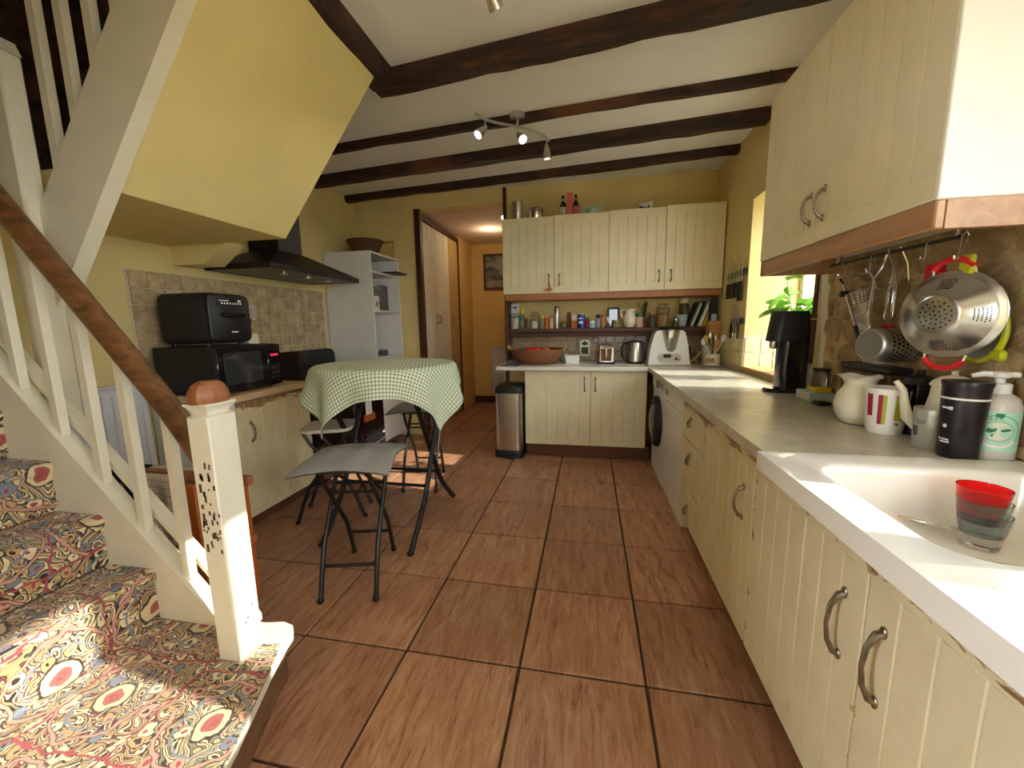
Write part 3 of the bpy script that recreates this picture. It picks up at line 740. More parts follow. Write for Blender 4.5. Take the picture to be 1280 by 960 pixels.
# right run
u = thing('drawer_unit', 'cream three drawer kitchen unit with drop handles beside the white dishwasher', 'drawers', (.6, .92, 0))
part('carcass', MB().box((.355, .695, .11), (.93, 1.145, .828), .002), 'white_lam', u); part('plinth', MB().box((.40, .695, .002), (.42, 1.145, .11), .002), 'plinth', u)
for z0, z1, hz in ((.602, .826, .72), (.322, .596, .51), (.125, .316, .22)):
    T_ = frameT((.355, 1.142, z0), mU, mN); m = MB(); m.T = T_; h = z1 - z0
    m.box((0, 0, 0), (.445, .018, h), .004)
    d = part('drawer', m, 'cream_worn', u); part('handle', drop_handle(T_, .19, hz - z0), 'pewter', d)
u = thing('base_cabinet', 'cream grooved base cabinet between the drawers and the sink unit', 'cabinet', (.6, .4, 0))
part('carcass', MB().box((.355, .112, .11), (.93, .692, .828), .002), 'white_lam', u)
door(u, (.355, .690, .125), mU, mN, .575, .70, 8, 'cream_worn', .495, .49)
part('plinth', MB().box((.40, .112, .002), (.42, .69, .11), .002), 'plinth', u)
u = thing('sink_cabinet', 'worn cream double door unit with peeling paint under the white sink', 'cabinet', (.6, -.4, 0))
part('carcass', MB().box((.355, .09, .11), (.93, .108, .80), .002).box((.355, -1.2, .11), (.93, -1.18, .80), .002).box((.355, -1.2, .11), (.93, .108, .13), .002).box((.355, -.46, .13), (.375, -.43, .66), 0).box((.91, -1.2, .13), (.93, .108, .66), 0), 'white_lam', u)
part('plinth', MB().box((.40, -1.2, .002), (.42, .108, .11), .002), 'plinth', u)
for a, w_, hu in ((.105, .545, .485), (-.446, .55, .05), (-1.0, .2, None)):
    door(u, (.355, a, .125), mU, mN, w_, .69, 7 if w_ > .3 else 3, 'cream_worn', hu, .475, .06, L=.145)

# dishwasher and washing machine
u = thing('dishwasher', 'white dishwasher with plain door between the drawers and the washing machine', 'dishwasher', (.6, 1.46, 0))
part('body', MB().box((.372, 1.155, .004), (.93, 1.745, .826), .004), 'appliance', u)
part('door', MB().box((.342, 1.16, .10), (.372, 1.74, .70), .006), 'appliance', u)
cpn = part('control_panel', MB().box((.338, 1.16, .706), (.372, 1.74, .822), .006), 'appliance', u)
part('handle', MB().box((.335, 1.62, .745), (.339, 1.71, .785), .001), 'grey_plastic', cpn)
part('kick_plate', MB().box((.352, 1.16, .006), (.372, 1.74, .095), .003), 'appliance', u)
u = thing('washing_machine', 'white front loading washing machine with dark round door in the corner', 'washing machine', (.6, 2.05, 0))
part('body', MB().box((.345, 1.755, .004), (.93, 2.30, .826), .01), 'appliance', u)
pr = MB(); pr.T = Matrix.Translation((.345, 2.04, .46)) @ Matrix.Rotation(-pi / 2, 4, 'Y')
pr.lathe([(.205, 0), (.205, .02), (.19, .042), (.17, .046), (.152, .036), (.15, .018)], 32, cap1=False)
dm = part('porthole_ring', pr, 'black_matte', u)
pg = MB(); pg.T = pr.T; pg.lathe([(.152, .02), (.13, .045), (.08, .058), (.02, .062)], 28); part('porthole_glass', pg, 'dark_glass', dm)
part('control_panel', MB().box((.340, 1.76, .715), (.347, 2.295, .815), .003), 'appliance', u)
part('drawer', MB().box((.335, 2.10, .725), (.341, 2.28, .808), .003), 'white_lam', u)
kb = MB(); kb.T = Matrix.Translation((.341, 2.02, .765)) @ Matrix.Rotation(-pi / 2, 4, 'Y'); kb.lathe([(.03, 0), (.028, .02), (.0, .02)], 16); part('knob', kb, 'grey_plastic', u)
part('display', MB().box((.338, 1.82, .745), (.341, 1.94, .79), .001), 'black_gloss', u)

# sink
def rrect(cx, cy, hx, hy, r, z, k=7):
    P = []
    for sx, sy, a0 in ((1, 1, 0), (-1, 1, 90), (-1, -1, 180), (1, -1, 270)):
        for i in range(k): a = radians(a0 + 90 * i / (k - 1)); P.append((cx + sx * (hx - r) + r * cos(a), cy + sy * (hy - r) + r * sin(a), z))
    return P
def cell(m, x0, x1, y0, y1, cx, cy, hx, hy, r, depth, zt_=.876):
    ox, oy = (x0 + x1) / 2, (y0 + y1) / 2
    L = [rrect(ox, oy, (x1 - x0) / 2, (y1 - y0) / 2, .004, zt_), rrect(cx, cy, hx + .02, hy + .02, r + .02, zt_ - .001), rrect(cx, cy, hx + .006, hy + .006, r + .008, zt_ - .006),
         rrect(cx, cy, hx, hy, r, zt_ - .02), rrect(cx, cy, hx - .012, hy - .012, r, zt_ - depth + .03), rrect(cx, cy, hx - .028, hy - .028, r, zt_ - depth + .006), rrect(cx, cy, hx - .06, hy - .06, r * .7, zt_ - depth)]
    m.loft(L, False, True)
sk = thing('sink', 'white ceramic double bowl inset sink beside the right worktop', 'sink', (.6, -.6, .87))
m = MB(); cell(m, .279, .915, -.595, -.036, .625, -.345, .245, .215, .06, .145)
m2 = MB(); cell(m2, .279, .915, -1.25, -.595, .60, -.86, .235, .25, .07, .175)
part('bowl', m, 'ceramic', sk, 50, recalc=False); part('bowl', m2, 'ceramic', sk, 50, recalc=False)
part('apron', MB().box((.279, -1.25, .826), (.2805, -.036, .876), .0).box((.279, -.0375, .826), (.915, -.036, .876), 0).box((.9135, -1.25, .826), (.915, -.036, .876), 0), 'ceramic', sk)
for by in (-.345, -.86):
    dmz = .876 - (.145 if by > -.5 else .175)
    part('drain', MB().lathe([(.04, .001), (.042, .004), (.03, .003), (.0, .002)], 18, (.64, by - .03, dmz)), 'steel_pol', sk)

# back wall units
def wall_unit(label, x0, x1, xm, zt0, zt1):
    u = thing('wall_cabinet', label, 'cabinet', ((x0 + x1) / 2, 2.8, 1.9), 0, None)
    part('carcass', MB().prism([(x0, 1.55), (x1, 1.55), (x1, zt1 - .01), (x0, zt0 - .01)], 2.622, 2.945, 'y'), 'white_lam', u)
    door(u, (x0 + .001, 2.62, 1.548), Lx, (0, -1, 0), xm - x0 - .003, zt0 - 1.548, 6, 'cream', xm - x0 - .05, .125, .07, L=.085)
    door(u, (xm + .002, 2.62, 1.548), Lx, (0, -1, 0), x1 - xm - .003, zt1 - 1.548, 6, 'cream', .05, .125, .07, L=.085)
    return u
uA = wall_unit('left cream wall cabinet over the spice shelf, with a hanging ornament on its handle', -1.043, -.045, -.547, 2.250, 2.257)
uB = wall_unit('right cream wall cabinet over the cookbooks in the back corner', -.044, .936, .450, 2.266, 2.276)
single('cabinet_pelmet', MB().box((-1.022, 2.60, 1.487), (.93, 2.94, 1.546), .004), 'pelmet_x', 'brown wooden pelmet board under the back wall cabinets', 'pelmet', (0, 2.7, 1.5))
shf = thing('spice_shelf', 'dark wooden shelf on the back wall holding spice jars and cookbooks', 'shelf', (0, 2.8, 1.19))
part('board', MB().box((-1.022, 2.735, 1.175), (.94, 2.94, 1.212), .004), 'shelf_wood', shf)
part('lip', MB().box((-1.022, 2.80, 1.125), (.94, 2.82, 1.175), .003), 'shelf_wood', shf)
part('side_panel', MB().box((-1.046, 2.70, .872), (-1.022, 2.94, 1.487), .003), 'shelf_wood', shf)

# right wall unit
u = thing('wall_cabinet', 'large cream wall cabinet with grooved doors on the right over the hanging colander', 'cabinet', (.78, .37, 1.9))
part('carcass', MB().box((.602, -.112, 1.532), (.93, .868, 2.24), .002), 'white_lam', u)
door(u, (.602, .868, 1.532), mU, mN, .462, .71, 6, 'cream', .425, .125, .06, L=.095)
door(u, (.602, .402, 1.532), mU, mN, .520, .71, 6, 'cream', .045, .125, .06, L=.095)
part('end_panel', MB().box((.585, -.124, 1.530), (.93, -.112, 2.242), .003), 'white_lam', u)
part('pelmet', MB().box((.588, -.118, 1.464), (.61, .868, 1.532), .004).box((.6105, -.118, 1.464), (.93, -.096, 1.532), .001).box((.588, .846, 1.464), (.93, .868, 1.532), .004), 'pelmet_y', u)

# left run
u = thing('base_cabinet', 'worn cream base cabinet under the microwave on the left', 'cabinet', (-2.5, .94, 0))
part('carcass', MB().box((-2.785, .60, .11), (-2.262, 1.275, .828), .002), 'white_lam', u)
door(u, (-2.26, .655, .10), Ly, Lx, .61, .72, 7, 'cream_left', .085, .53, .05)
part('stile', MB().box((-2.262, .60, .10), (-2.243, .651, .828), .003), 'white_lam', u)
part('plinth', MB().box((-2.34, .60, .002), (-2.32, 1.275, .11), .002), 'plinth', u)
single('worktop', MB().box((-2.79, .585, .832), (-2.215, 1.28, .87), .006), 'worktop_l', 'short beige worktop on the left under the microwave', 'worktop', (-2.5, .9, .85))
u = thing('range_cooker', 'black range cooker with raised lid between the left worktop and the tall white unit', 'cooker', (-2.5, 1.8, 0))
part('body', MB().box((-2.785, 1.29, .04), (-2.262, 2.335, .86), .006), 'black', u)
part('lid', MB().prism([(1.33, .87), (2.31, .87), (2.31, 1.0), (2.295, 1.03), (2.26, 1.05), (2.2, 1.058), (1.44, 1.058), (1.38, 1.05), (1.345, 1.03), (1.33, 1.0)], -2.77, -2.73, 'x'), 'black_gloss', u)
part('hob', MB().box((-2.73, 1.30, .86), (-2.25, 2.33, .878), .004), 'black_gloss', u)
for a, b, z0, z1 in ((1.30, 1.80, .22, .70), (1.82, 2.325, .22, .70), (1.30, 2.325, .05, .20)):
    d = part('door', MB().box((-2.262, a, z0), (-2.238, b, z1), .006), 'black_gloss', u)
    part('handle', MB().tube([(-2.238, a + .05, z1 - .04), (-2.205, a + .06, z1 - .04), (-2.205, b - .06, z1 - .04), (-2.238, b - .05, z1 - .04)], .009, 8), 'steel', d)
for k in range(6):
    kb = MB(); kb.T = Matrix.Translation((-2.262, 1.40 + k * .155, .78)) @ Matrix.Rotation(pi / 2, 4, 'Y'); kb.lathe([(.024, 0), (.02, .028), (0, .03)], 12); part('knob', kb, 'black', u)
tw = MB().box((-2.199, 1.93, .46), (-2.190, 2.03, .655), .003); single('paper_leaflet', tw, 'paper', 'white paper leaflet hanging on the black cooker door rail', 'paper', (-2.195, 1.98, .6))
single('oven_cloth', MB().box((-2.203, 1.90, .40), (-2.200, 2.08, .47), .001).box((-2.2, 1.90, .40), (-2.189, 2.08, .455), .004), 'orange', 'orange oven cloth hanging on the black cooker below the leaflet', 'cloth', (-2.195, 2.0, .43))

u = thing('tall_unit', 'tall white open shelf unit at the left of the hall opening', 'shelf unit', (-2.55, 2.64, 0))
x0, x1, y0, y1, zt_ = -2.79, -2.29, 2.345, 2.93, 1.985
part('side_panel', MB().box((x0, y0, .004), (x1, y0 + .018, zt_), .002), 'white_lam', u); part('side_panel', MB().box((x0, y1 - .018, .004), (x1, y1, zt_), .002), 'white_lam', u)
part('top_panel', MB().box((x0, y0 + .018, zt_ - .018), (x1, y1 - .018, zt_), .002), 'white_lam', u)
part('back_panel', MB().box((x0, y0 + .018, .004), (x0 + .01, y1 - .018, zt_ - .018), 0), 'white_lam', u)
for z in (1.785, 1.405, .93): part('shelf', MB().box((x0 + .01, y0 + .018, z), (x1 - .006, y1 - .018, z + .018), .002), 'white_lam', u)
part('front_panel', MB().box((x1 - .022, y0 + .018, .06), (x1 - .004, y1 - .018, .925), .002), 'white_lam', u)
# hood
u = thing('cooker_hood', 'black pyramid cooker hood over the range with three small lamps', 'cooker hood', (-2.5, 1.6, 1.7))
hx0, hx1, hy0, hy1 = -2.79, -2.275, 1.06, 2.10
m = MB(); sq = lambda a, b, c, d, z: [(a, c, z), (b, c, z), (b, d, z), (a, d, z)]
m.loft([sq(hx0, hx1, hy0, hy1, 1.655), sq(hx0, hx1, hy0, hy1, 1.69), sq(hx0, -2.52, 1.44, 1.72, 1.84)], False, True); part('canopy', m, 'black', u, 20)
part('filter_panel', MB().box((hx0 + .01, hy0 + .015, 1.657), (hx1 - .015, hy1 - .015, 1.664), .002), 'hood_under', u)
part('chimney', MB().box((hx0, 1.45, 1.83), (-2.53, 1.71, 2.62), .003), 'black', u)
for k in range(3):
    lp = MB().lathe([(.032, 0), (.032, .012), (.0, .012)], 14, (-2.40, 1.33 + k * .25, 1.647)); l_ = part('lamp_ring', lp, 'steel_pol', u)
    part('lens', MB().lathe([(.022, -.004), (.02, -.007), (0, -.008)], 12, (-2.40, 1.33 + k * .25, 1.650)), 'print_white', l_)


# microwave and air fryer
u = thing('microwave', 'black microwave oven standing on the left worktop', 'microwave', (-2.5, .88, .87))
part('body', MB().box((-2.74, .615, .882), (-2.315, 1.10, 1.155), .006), 'black_matte', u)
d = part('door', MB().box((-2.315, .617, .884), (-2.295, .985, 1.153), .005), 'black_gloss', u)
part('window', MB().box((-2.2955, .66, .925), (-2.2935, .935, 1.115), .004), 'dark_glass', d)
cpn = part('control_panel', MB().box((-2.315, .988, .884), (-2.297, 1.098, 1.153), .004), 'black_gloss', u)
part('display', MB().box((-2.2975, 1.01, 1.075), (-2.2955, 1.075, 1.09), .001), 'led_red', cpn)
for k in range(3):
    for j in range(3): part('button', MB().box((-2.2975, 1.008 + j * .026, .92 + k * .035), (-2.295, 1.026 + j * .026, .94 + k * .035), .001), 'black_matte', cpn)
for y in (.66, 1.05):
    for x in (-2.70, -2.36): part('foot', MB().lathe([(.014, 0), (.014, .013)], 10, (x, y, .8705)), 'black', u)
u = thing('air_fryer', 'black air fryer oven standing on top of the microwave', 'air fryer', (-2.55, .82, 1.155))
def rr_loop(x, y0, y1, z0, z1, r, k=5):
    P = rrect(0, 0, (y1 - y0) / 2, (z1 - z0) / 2, r, 0, k); return [(x, (y0 + y1) / 2 + a, (z0 + z1) / 2 + b) for a, b, _ in P]
A = (.655, .965)
part('body', MB().loft([rr_loop(-2.72, A[0] + .015, A[1] - .015, 1.185, 1.455, .04), rr_loop(-2.70, A[0], A[1], 1.172, 1.47, .045), rr_loop(-2.40, A[0], A[1], 1.172, 1.47, .045), rr_loop(-2.385, A[0] + .008, A[1] - .008, 1.178, 1.462, .04)]), 'black_matte', u)
d = part('door', MB().loft([rr_loop(-2.386, A[0] + .012, A[1] - .012, 1.182, 1.46, .035), rr_loop(-2.366, A[0] + .012, A[1] - .012, 1.182, 1.46, .035), rr_loop(-2.358, A[0] + .022, A[1] - .022, 1.192, 1.45, .03)]), 'black', u)
part('handle', MB().box((-2.36, .735, 1.33), (-2.335, .90, 1.352), .008), 'black_gloss', d)
part('control_strip', MB().box((-2.36, .72, 1.40), (-2.355, .91, 1.438), .003), 'black_gloss', d)
lg = MB()
for k in range(8): lg.box((-2.3552, .745 + k * .019, 1.405), (-2.3545, .755 + k * .019, 1.415), 0)
lg.box((-2.3552, .73, 1.424), (-2.3545, .80, 1.428), 0).box((-2.3552, .862, 1.42), (-2.3545, .884, 1.432), 0)
part('symbol', lg, 'print_white', d, kind='stuff'); part('badge', MB().box((-2.3585, .80, 1.235), (-2.357, .845, 1.243), 0), 'print_white', d)
for y in (.70, .92):
    for x in (-2.67, -2.43): part('foot', MB().lathe([(.016, 0), (.016, .022)], 10, (x, y, 1.1555)), 'black', u)

# radiators
def radiator(label, o, U, N, w, z0, z1, n):
    u = thing('radiator', label, 'radiator', o); T_ = frameT((o[0], o[1], 0), U, N)
    m = MB(); m.T = T_ @ Matrix.Translation((0, .025, 0)); m.box((0, .03, z0), (w, .042, z1), .004); m.box((0, .03, z1 - .012), (w, .085, z1), .003)
    for k in range(n):
        a = w * k / n + w / n * .2; m.box((a, .04, z0 + .04), (a + w / n * .6, .052, z1 - .05), .006)
    part('panel', m, 'rad', u)
    b = MB(); b.T = T_
    for s in (.12, w - .16): b.box((s, .022, z0 + .1), (s + .04, .055, z1 - .1), .002)
    part('bracket', b, 'rad', u)
    v = MB(); v.T = T_; v.tube([(w + .0, .04, z0 + .03), (w + .03, .04, z0 + .03), (w + .03, .04, .005)], .009, 8); v.sphere((w + .03, .04, z0 + .05), .018, .018, .03, 8, 6); part('valve', v, 'paper', u)
    return u
radiator('white panel radiator on the left wall behind the stair balusters', (-2.8, .03, 0), Ly, Lx, .52, .33, .965, 11)
radiator('white panel radiator on the end wall of the hall', (-1.74, 4.95, 0), Lx, (0, -1, 0), .50, .18, .92, 9)
# ------------------------------------------------------------------ table, cloth, stools
tx, ty = -1.45, .985
tb = thing('folding_table', 'tall round folding table with black crossed tube legs under a checked cloth', 'table', (tx, ty, 0))
part('tabletop', MB().lathe([(.0, 1.0), (.40, 1.0), (.405, 1.006), (.405, 1.018), (.40, 1.023), (.0, 1.023)], 40, (tx, ty, 0)), 'black', tb)
def bent(p0, p1, k=.13, up=.22):
    a, b = Vector(p0), Vector(p1); q = a.lerp(b, up); q.y += (b.y - a.y) * k
    c1 = a.lerp(q, .80); c2 = q.lerp(b, .10)
    return [a, c1, q.lerp(c1.lerp(c2, .5), .4), c2, b]
for x in (-1.175, -1.725):
    for ya, yb in ((.60, 1.24), (1.365, .72)):
        dx = .012 if ya < 1 else -.012
        m = MB().tube(bent((x + dx, ya, .012), (x + dx, yb, 1.0)), .0165, 8); lg = part('leg', m, 'black_metal', tb)
        part('foot', MB().sphere((x + dx, ya, .018), .02, .02, .017, 10, 6), 'black', lg)
for y, z in ((.80, .86), (.86, .30), (1.157, .86), (1.107, .30)):
    part('crossbar', MB().tube([(-1.725, y, z), (-1.175, y, z)], .010, 8), 'black_metal', tb)
a_, R_ = .572, .412; rot = radians(-67)
def clothpt(u, v):
    s, t = (u * 2 - 1) * a_, (v * 2 - 1) * a_
    # slightly rounded square
    r = sqrt(s * s + t * t); th = atan2(t, s) + rot
    if r <= R_: x, y, z = r * cos(th), r * sin(th), 1.031
    else:
        d = r - R_; b = min(d, .03); f = max(0, d - .03)
        rad = R_ + b * .7 + f * .16 + .75 * f * (.17 * cos(11 * th + 1.0) + .12 * cos(5 * th))
        x, y, z = rad * cos(th), rad * sin(th), 1.031 - b * .6 - f * .97
    return (tx + x, ty + y, z)
m = MB().grid(clothpt, 90, 90, lambda u, v: (u, v)); ob = single('tablecloth', m, 'gingham', 'green and white gingham cloth draped over the tall round table', 'tablecloth', (tx, ty, 1.02), angle=180)
sm = ob.modifiers.new('thickness', 'SOLIDIFY'); sm.thickness = .002; sm.offset = 0

def stool(loc, rz, label, cushion, seat='black'):
    u = thing('folding_stool', label, 'stool', loc, rz, 'folding stools around the tall table'); ORG[u.name] = Vector((0, 0, 0))
    for s in (-1, 1):
        for a, b in ((-1, 1), (1, -1)):
            x = s * (.125 if a < 0 else .108)
            P = [(x, a * .205, .012), (x, a * .165, .13), (x, a * .125, .235), (x, 0, .40), (x, b * .10, .53), (x, b * .135, .602)]
            lg = part('leg', MB().tube(P, .0115, 8), 'black_metal', u); part('foot', MB().sphere((x, a * .206, .016), .016, .016, .015, 10, 6), 'black', lg)
    for a in (-1, 1):
        w_ = .125 if a < 0 else .108
        part('crossbar', MB().tube([(-w_, a * .155, .155), (w_, a * .155, .155)], .008, 6), 'black_metal', u)
        part('crossbar', MB().tube([(-w_, -a * .06, .475), (w_, -a * .06, .475)], .007, 6), 'black_metal', u)
    st_ = MB(); P = rrect(0, 0, .15, .155, .07, 0)
    st_.loft([[(x, y, z) for x, y, _ in P] for z in (.602, .622)]); part('seat', st_, seat, u)
    if cushion:
        def top(a, b, s):
            x, y = a * 2 - 1, b * 2 - 1; k = .205 * (1 + .10 * abs(x * y)); e = (1 - x * x) * (1 - y * y)
            z = .640 - .004 + s * (.017 * e ** .5 + .003) - .016 * (x * x * y * y) - .004 * (x * x + y * y) + .004 * sin(9 * x) * e
            for px_ in (-.45, .45):
                for py_ in (-.45, .45): z -= s * .006 * math.exp(-((x - px_) ** 2 + (y - py_) ** 2) * 40)
            return (x * k, y * k, z)
        m = MB().grid(lambda a, b: top(a, b, 1), 28, 28); m.grid(lambda a, b: top(a, b, -1), 28, 28)
        part('cushion', m, 'cushion', u, 60, label='grey corduroy cushion with drooping corners', recalc=False)
    return u
s1 = stool((-1.335, .405, 0), radians(14), 'black folding stool with grey cushion standing nearest, in front of the table', True)
s2 = stool((-1.50, 1.60, 0), radians(10), 'black folding stool with grey cushion standing on the far side of the table', True)
s3 = stool((-1.89, 1.0, 0), radians(-69), 'black folding stool with pale seat at the left beside the base cabinet', False, 'label_white')

# ------------------------------------------------------------------ pedal bin
u = thing('pedal_bin', 'stainless steel pedal bin with black lid at the end of the back cabinets', 'bin', (-.94, 2.45, 0))
def dloop(z, e=0): return [(x + -.95, y + 2.44, z) for x, y, _ in rrect(0, 0, .128 + e, .15 + e, .05, 0)]
part('body', MB().loft([dloop(.07), dloop(.62)]), 'steel', u, 30)
part('base', MB().loft([dloop(.003, .012), dloop(.05, .012), dloop(.072, .003)]), 'black', u)
part('lid', MB().loft([dloop(.622, .006), dloop(.66, .006), dloop(.69, -.012), dloop(.70, -.05)]), 'black', u)
part('pedal', MB().box((-1.0, 2.235, .012), (-.875, 2.29, .03), .006), 'black', u)
part('back_spine', MB().box((-.830, 2.40, .07), (-.818, 2.56, .64), .004), 'black', u)

# ------------------------------------------------------------------ items: helpers
def jar(label, x, y, z, r, h, body, lid, kind='jar', group=None, lidh=.018, glass=False, fill=.7, cat='jar', n=16):
    u = thing(kind, label, cat, (x, y, z), 0, group)
    prof = [(0, 0), (r * .92, 0), (r, .004), (r, h - lidh - r * .35), (r * .8, h - lidh - .003), (r * .8, h - lidh)]
    if glass:
        part('contents', MB().lathe([(0, .003), (r * .9, .003), (r * .9, max(.01, h * fill)), (0, h * fill)], n, (x, y, z)), body, u)
        part('glass', MB().lathe(prof, n, (x, y, z), cap1=False), 'glass', u)
    else: part('body', MB().lathe(prof, n, (x, y, z)), body, u)
    if lid: part('lid', MB().lathe([(r * .86, h - lidh), (r * .88, h - .002), (r * .8, h), (0, h)], n, (x, y, z)), lid, u)
    return u
def clipjar(label, x, y, z, r, h, body, fill):
    u = jar(label, x, y, z, r, h, body, 'glass', 'clip_jar', 'clip top storage jars', .02, True, fill)
    part('wire_clip', MB().tube([(x - r * .9, y - .004, z + h - .03), (x - r * .5, y - r * .95, z + h - .04), (x + r * .5, y - r * .95, z + h - .04), (x + r * .9, y - .004, z + h - .03)], .0022, 5).tube([(x, y - r * .95, z + h - .055), (x, y - r * 1.0, z + h - .02), (x, y - r * .6, z + h + .006)], .0022, 5), 'steel_pol', u); return u
def bx(name, label, cat, lo, hi, mat, bv=.003, group=None):
    return single(name, MB().box(lo, hi, bv), mat, label, cat, ((lo[0] + hi[0]) / 2, (lo[1] + hi[1]) / 2, lo[2]), group)
SZ = 1.2125; sxp = lambda px_: -1.025 + (px_ - 637) * .00773
G = 'spice jars on the shelf'
clipjar('clip top glass jar of white flour at the left end of the spice shelf', -.966, 2.80, SZ, .049, .155, 'flour', .75)
b = thing('canister', 'white canister with dark mark behind the flour jar at the shelf end', 'canister', (sxp(643), 2.885, SZ))
part('body', MB().box((sxp(637.5), 2.85, SZ), (sxp(649), 2.935, SZ + .262), .012), 'white_lam', b); part('label', MB().box((sxp(641), 2.847, SZ + .21), (sxp(646), 2.851, SZ + .228), 0), 'print_dark', b)
b = thing('sauce_bottle', 'dark green bottle with yellow cap beside the flour jar', 'bottle', (sxp(654), 2.80, SZ))
part('body', MB().lathe([(0, 0), (.027, 0), (.028, .01), (.028, .12), (.016, .15), (.014, .16)], 16, (sxp(654), 2.80, SZ)), 'forest', b)
part('cap', MB().lathe([(.017, .15), (.019, .165), (.018, .195), (.008, .212), (0, .214)], 14, (sxp(654), 2.80, SZ)), 'yellow_cap', b)
part('label', MB().lathe([(.0287, .03), (.0287, .085)], 16, (sxp(654), 2.80, SZ), False, False), 'sage', b)
jar('small brown spice jar with pale label next to the yellow capped bottle', sxp(661), 2.78, SZ, .020, .125, 'spice', 'straw', group=G)
clipjar('clip top glass jar half full of white grains on the shelf', sxp(671), 2.80, SZ, .046, .17, 'flour', .45)
jar('herb jar with broad yellow lid on the spice shelf', sxp(681), 2.78, SZ, .026, .125, 'sage', 'yellow_cap', group=G)
jar('orange paprika jar with rusty red lid on the spice shelf', sxp(687), 2.78, SZ, .022, .105, 'orange', 'red', group=G)
jar('peach labelled spice jar with dark red lid beside the steel mill', sxp(693.5), 2.78, SZ, .023, .125, 'burlap', 'magenta', group=G)
b = thing('pepper_mill', 'tall slim stainless steel mill standing among the spice jars', 'mill', (sxp(700.5), 2.77, SZ))
part('body', MB().lathe([(0, 0), (.021, 0), (.022, .004), (.022, .15)], 18, (sxp(700.5), 2.77, SZ)), 'steel', b); part('head', MB().lathe([(.0225, .152), (.0225, .215), (.019, .222), (0, .222)], 18, (sxp(700.5), 2.77, SZ)), 'copper', b)
b = jar('open glass jar of pale wooden picks right of the steel mill', sxp(709), 2.78, SZ, .026, .09, 'sage', None, 'glass_jar', glass=True, fill=.5)
for k in range(7): part('pick', MB().tube([(sxp(709) + .006 * cos(k * 2.3), 2.78 + .006 * sin(k * 2.3), SZ + .06), (sxp(709) + .02 * cos(k * 2.3), 2.78 + .016 * sin(k * 2.3), SZ + .115)], .0024, 5), 'straw', b)
jar('dark brown glass bottle with herbs between the picks and the orange carton', sxp(716), 2.82, SZ, .021, .165, 'spice', 'sage', 'bottle', cat='bottle')
b = thing('food_carton', 'orange and cream carton standing left of the blue tin', 'carton', (sxp(723), 2.80, SZ))
part('body', MB().box((sxp(719.5), 2.78, SZ), (sxp(727), 2.84, SZ + .075), .002), 'orange', b); part('top', MB().box((sxp(719.5), 2.78, SZ + .075), (sxp(727), 2.84, SZ + .135), .002), 'label_white', b)
b = thing('round_tin', 'royal blue round tin with white print on the spice shelf', 'tin', (sxp(732), 2.79, SZ))
part('body', MB().lathe([(0, 0), (.037, 0), (.037, .135), (0, .135)], 22, (sxp(732), 2.79, SZ)), 'blue', b); part('lid', MB().lathe([(.038, .134), (.038, .142), (0, .143)], 22, (sxp(732), 2.79, SZ)), 'print_white', b)
lt = MB()
for zz, ww in ((.045, .03), (.058, .022), (.09, .026)):
    lt.box((sxp(732) - ww, 2.7525, SZ + zz), (sxp(732) + ww * .6, 2.756, SZ + zz + .009), 0)
part('print', lt, 'print_white', b, kind='stuff')
jar('small dark red jar just right of the blue tin', sxp(740), 2.80, SZ, .02, .10, 'magenta', 'spice', group=G)
jar('pale blue tub with white lid standing lowest on the shelf', sxp(745.5), 2.78, SZ, .028, .068, 'ltblue', 'paper', 'tub', cat='tub')
jar('clear spice jar with tall black lid right of the pale blue tub', sxp(753), 2.79, SZ, .023, .13, 'grey_plastic', 'black', group=G, lidh=.035)
jar('speckled spice jar with pinkish lid by the black frame', sxp(760), 2.81, SZ, .028, .13, 'pasta', 'label_pink', group=G)
b = jar('small open jar of pale spoons in front of the black frame', sxp(765.5), 2.77, SZ, .02, .06, 'grey_glass', None, 'glass_jar')
for k in range(4): part('spoon', MB().tube([(sxp(765.5), 2.77, SZ + .05), (sxp(765.5) + .012 * (k - 1.5), 2.765, SZ + .105)], .004, 5), 'paper', b)
b = thing('picture_frame', 'small black framed picture standing behind the white pitcher', 'picture', (sxp(772.5), 2.90, SZ))
part('frame', MB().box((sxp(765.5), 2.895, SZ), (sxp(780), 2.91, SZ + .20), .003), 'black', b); part('print', MB().box((sxp(767.5), 2.8935, SZ + .015), (sxp(778), 2.8955, SZ + .18), 0), 'dark_glass', b)
jar('low wide glass jar of dried herbs beside the white pitcher', sxp(775.5), 2.78, SZ, .034, .075, 'sage', 'straw', group=G)
def jug(name, label, x, y, z, prof, mat, lip, handle, cat='jug', n=24, spout=None, scallop=0):
    u = thing(name, label, cat, (x, y, z)); L = []
    for i, (r, zz) in enumerate(prof):
        lp = []
        t = i / (len(prof) - 1)
        for k in range(n):
            a = 2 * pi * k / n; e = 0; dz = 0
            if lip and t > .78:
                d = cos(a - lip[0]); e = max(0, d) ** 6 * lip[1] * (t - .78) / .22; dz = max(0, d) ** 6 * lip[2] * (t - .78) / .22
            if scallop and t > .9: dz += scallop * cos(4 * a)
            lp.append((x + (r + e) * cos(a), y + (r + e) * sin(a), z + zz + dz))
        L.append(lp)
    for (r, zz), lp in list(zip(prof, L))[::-1][:3]:
        L.append([(x + (p[0] - x) * .93, y + (p[1] - y) * .93, p[2] - .001) for p in lp])
    part('body', MB().loft(L, True, True), mat, u, 60)
    if handle: part('handle', MB().tube(handle, .008, 8), mat, u)
    return u
px_ = sxp(792)
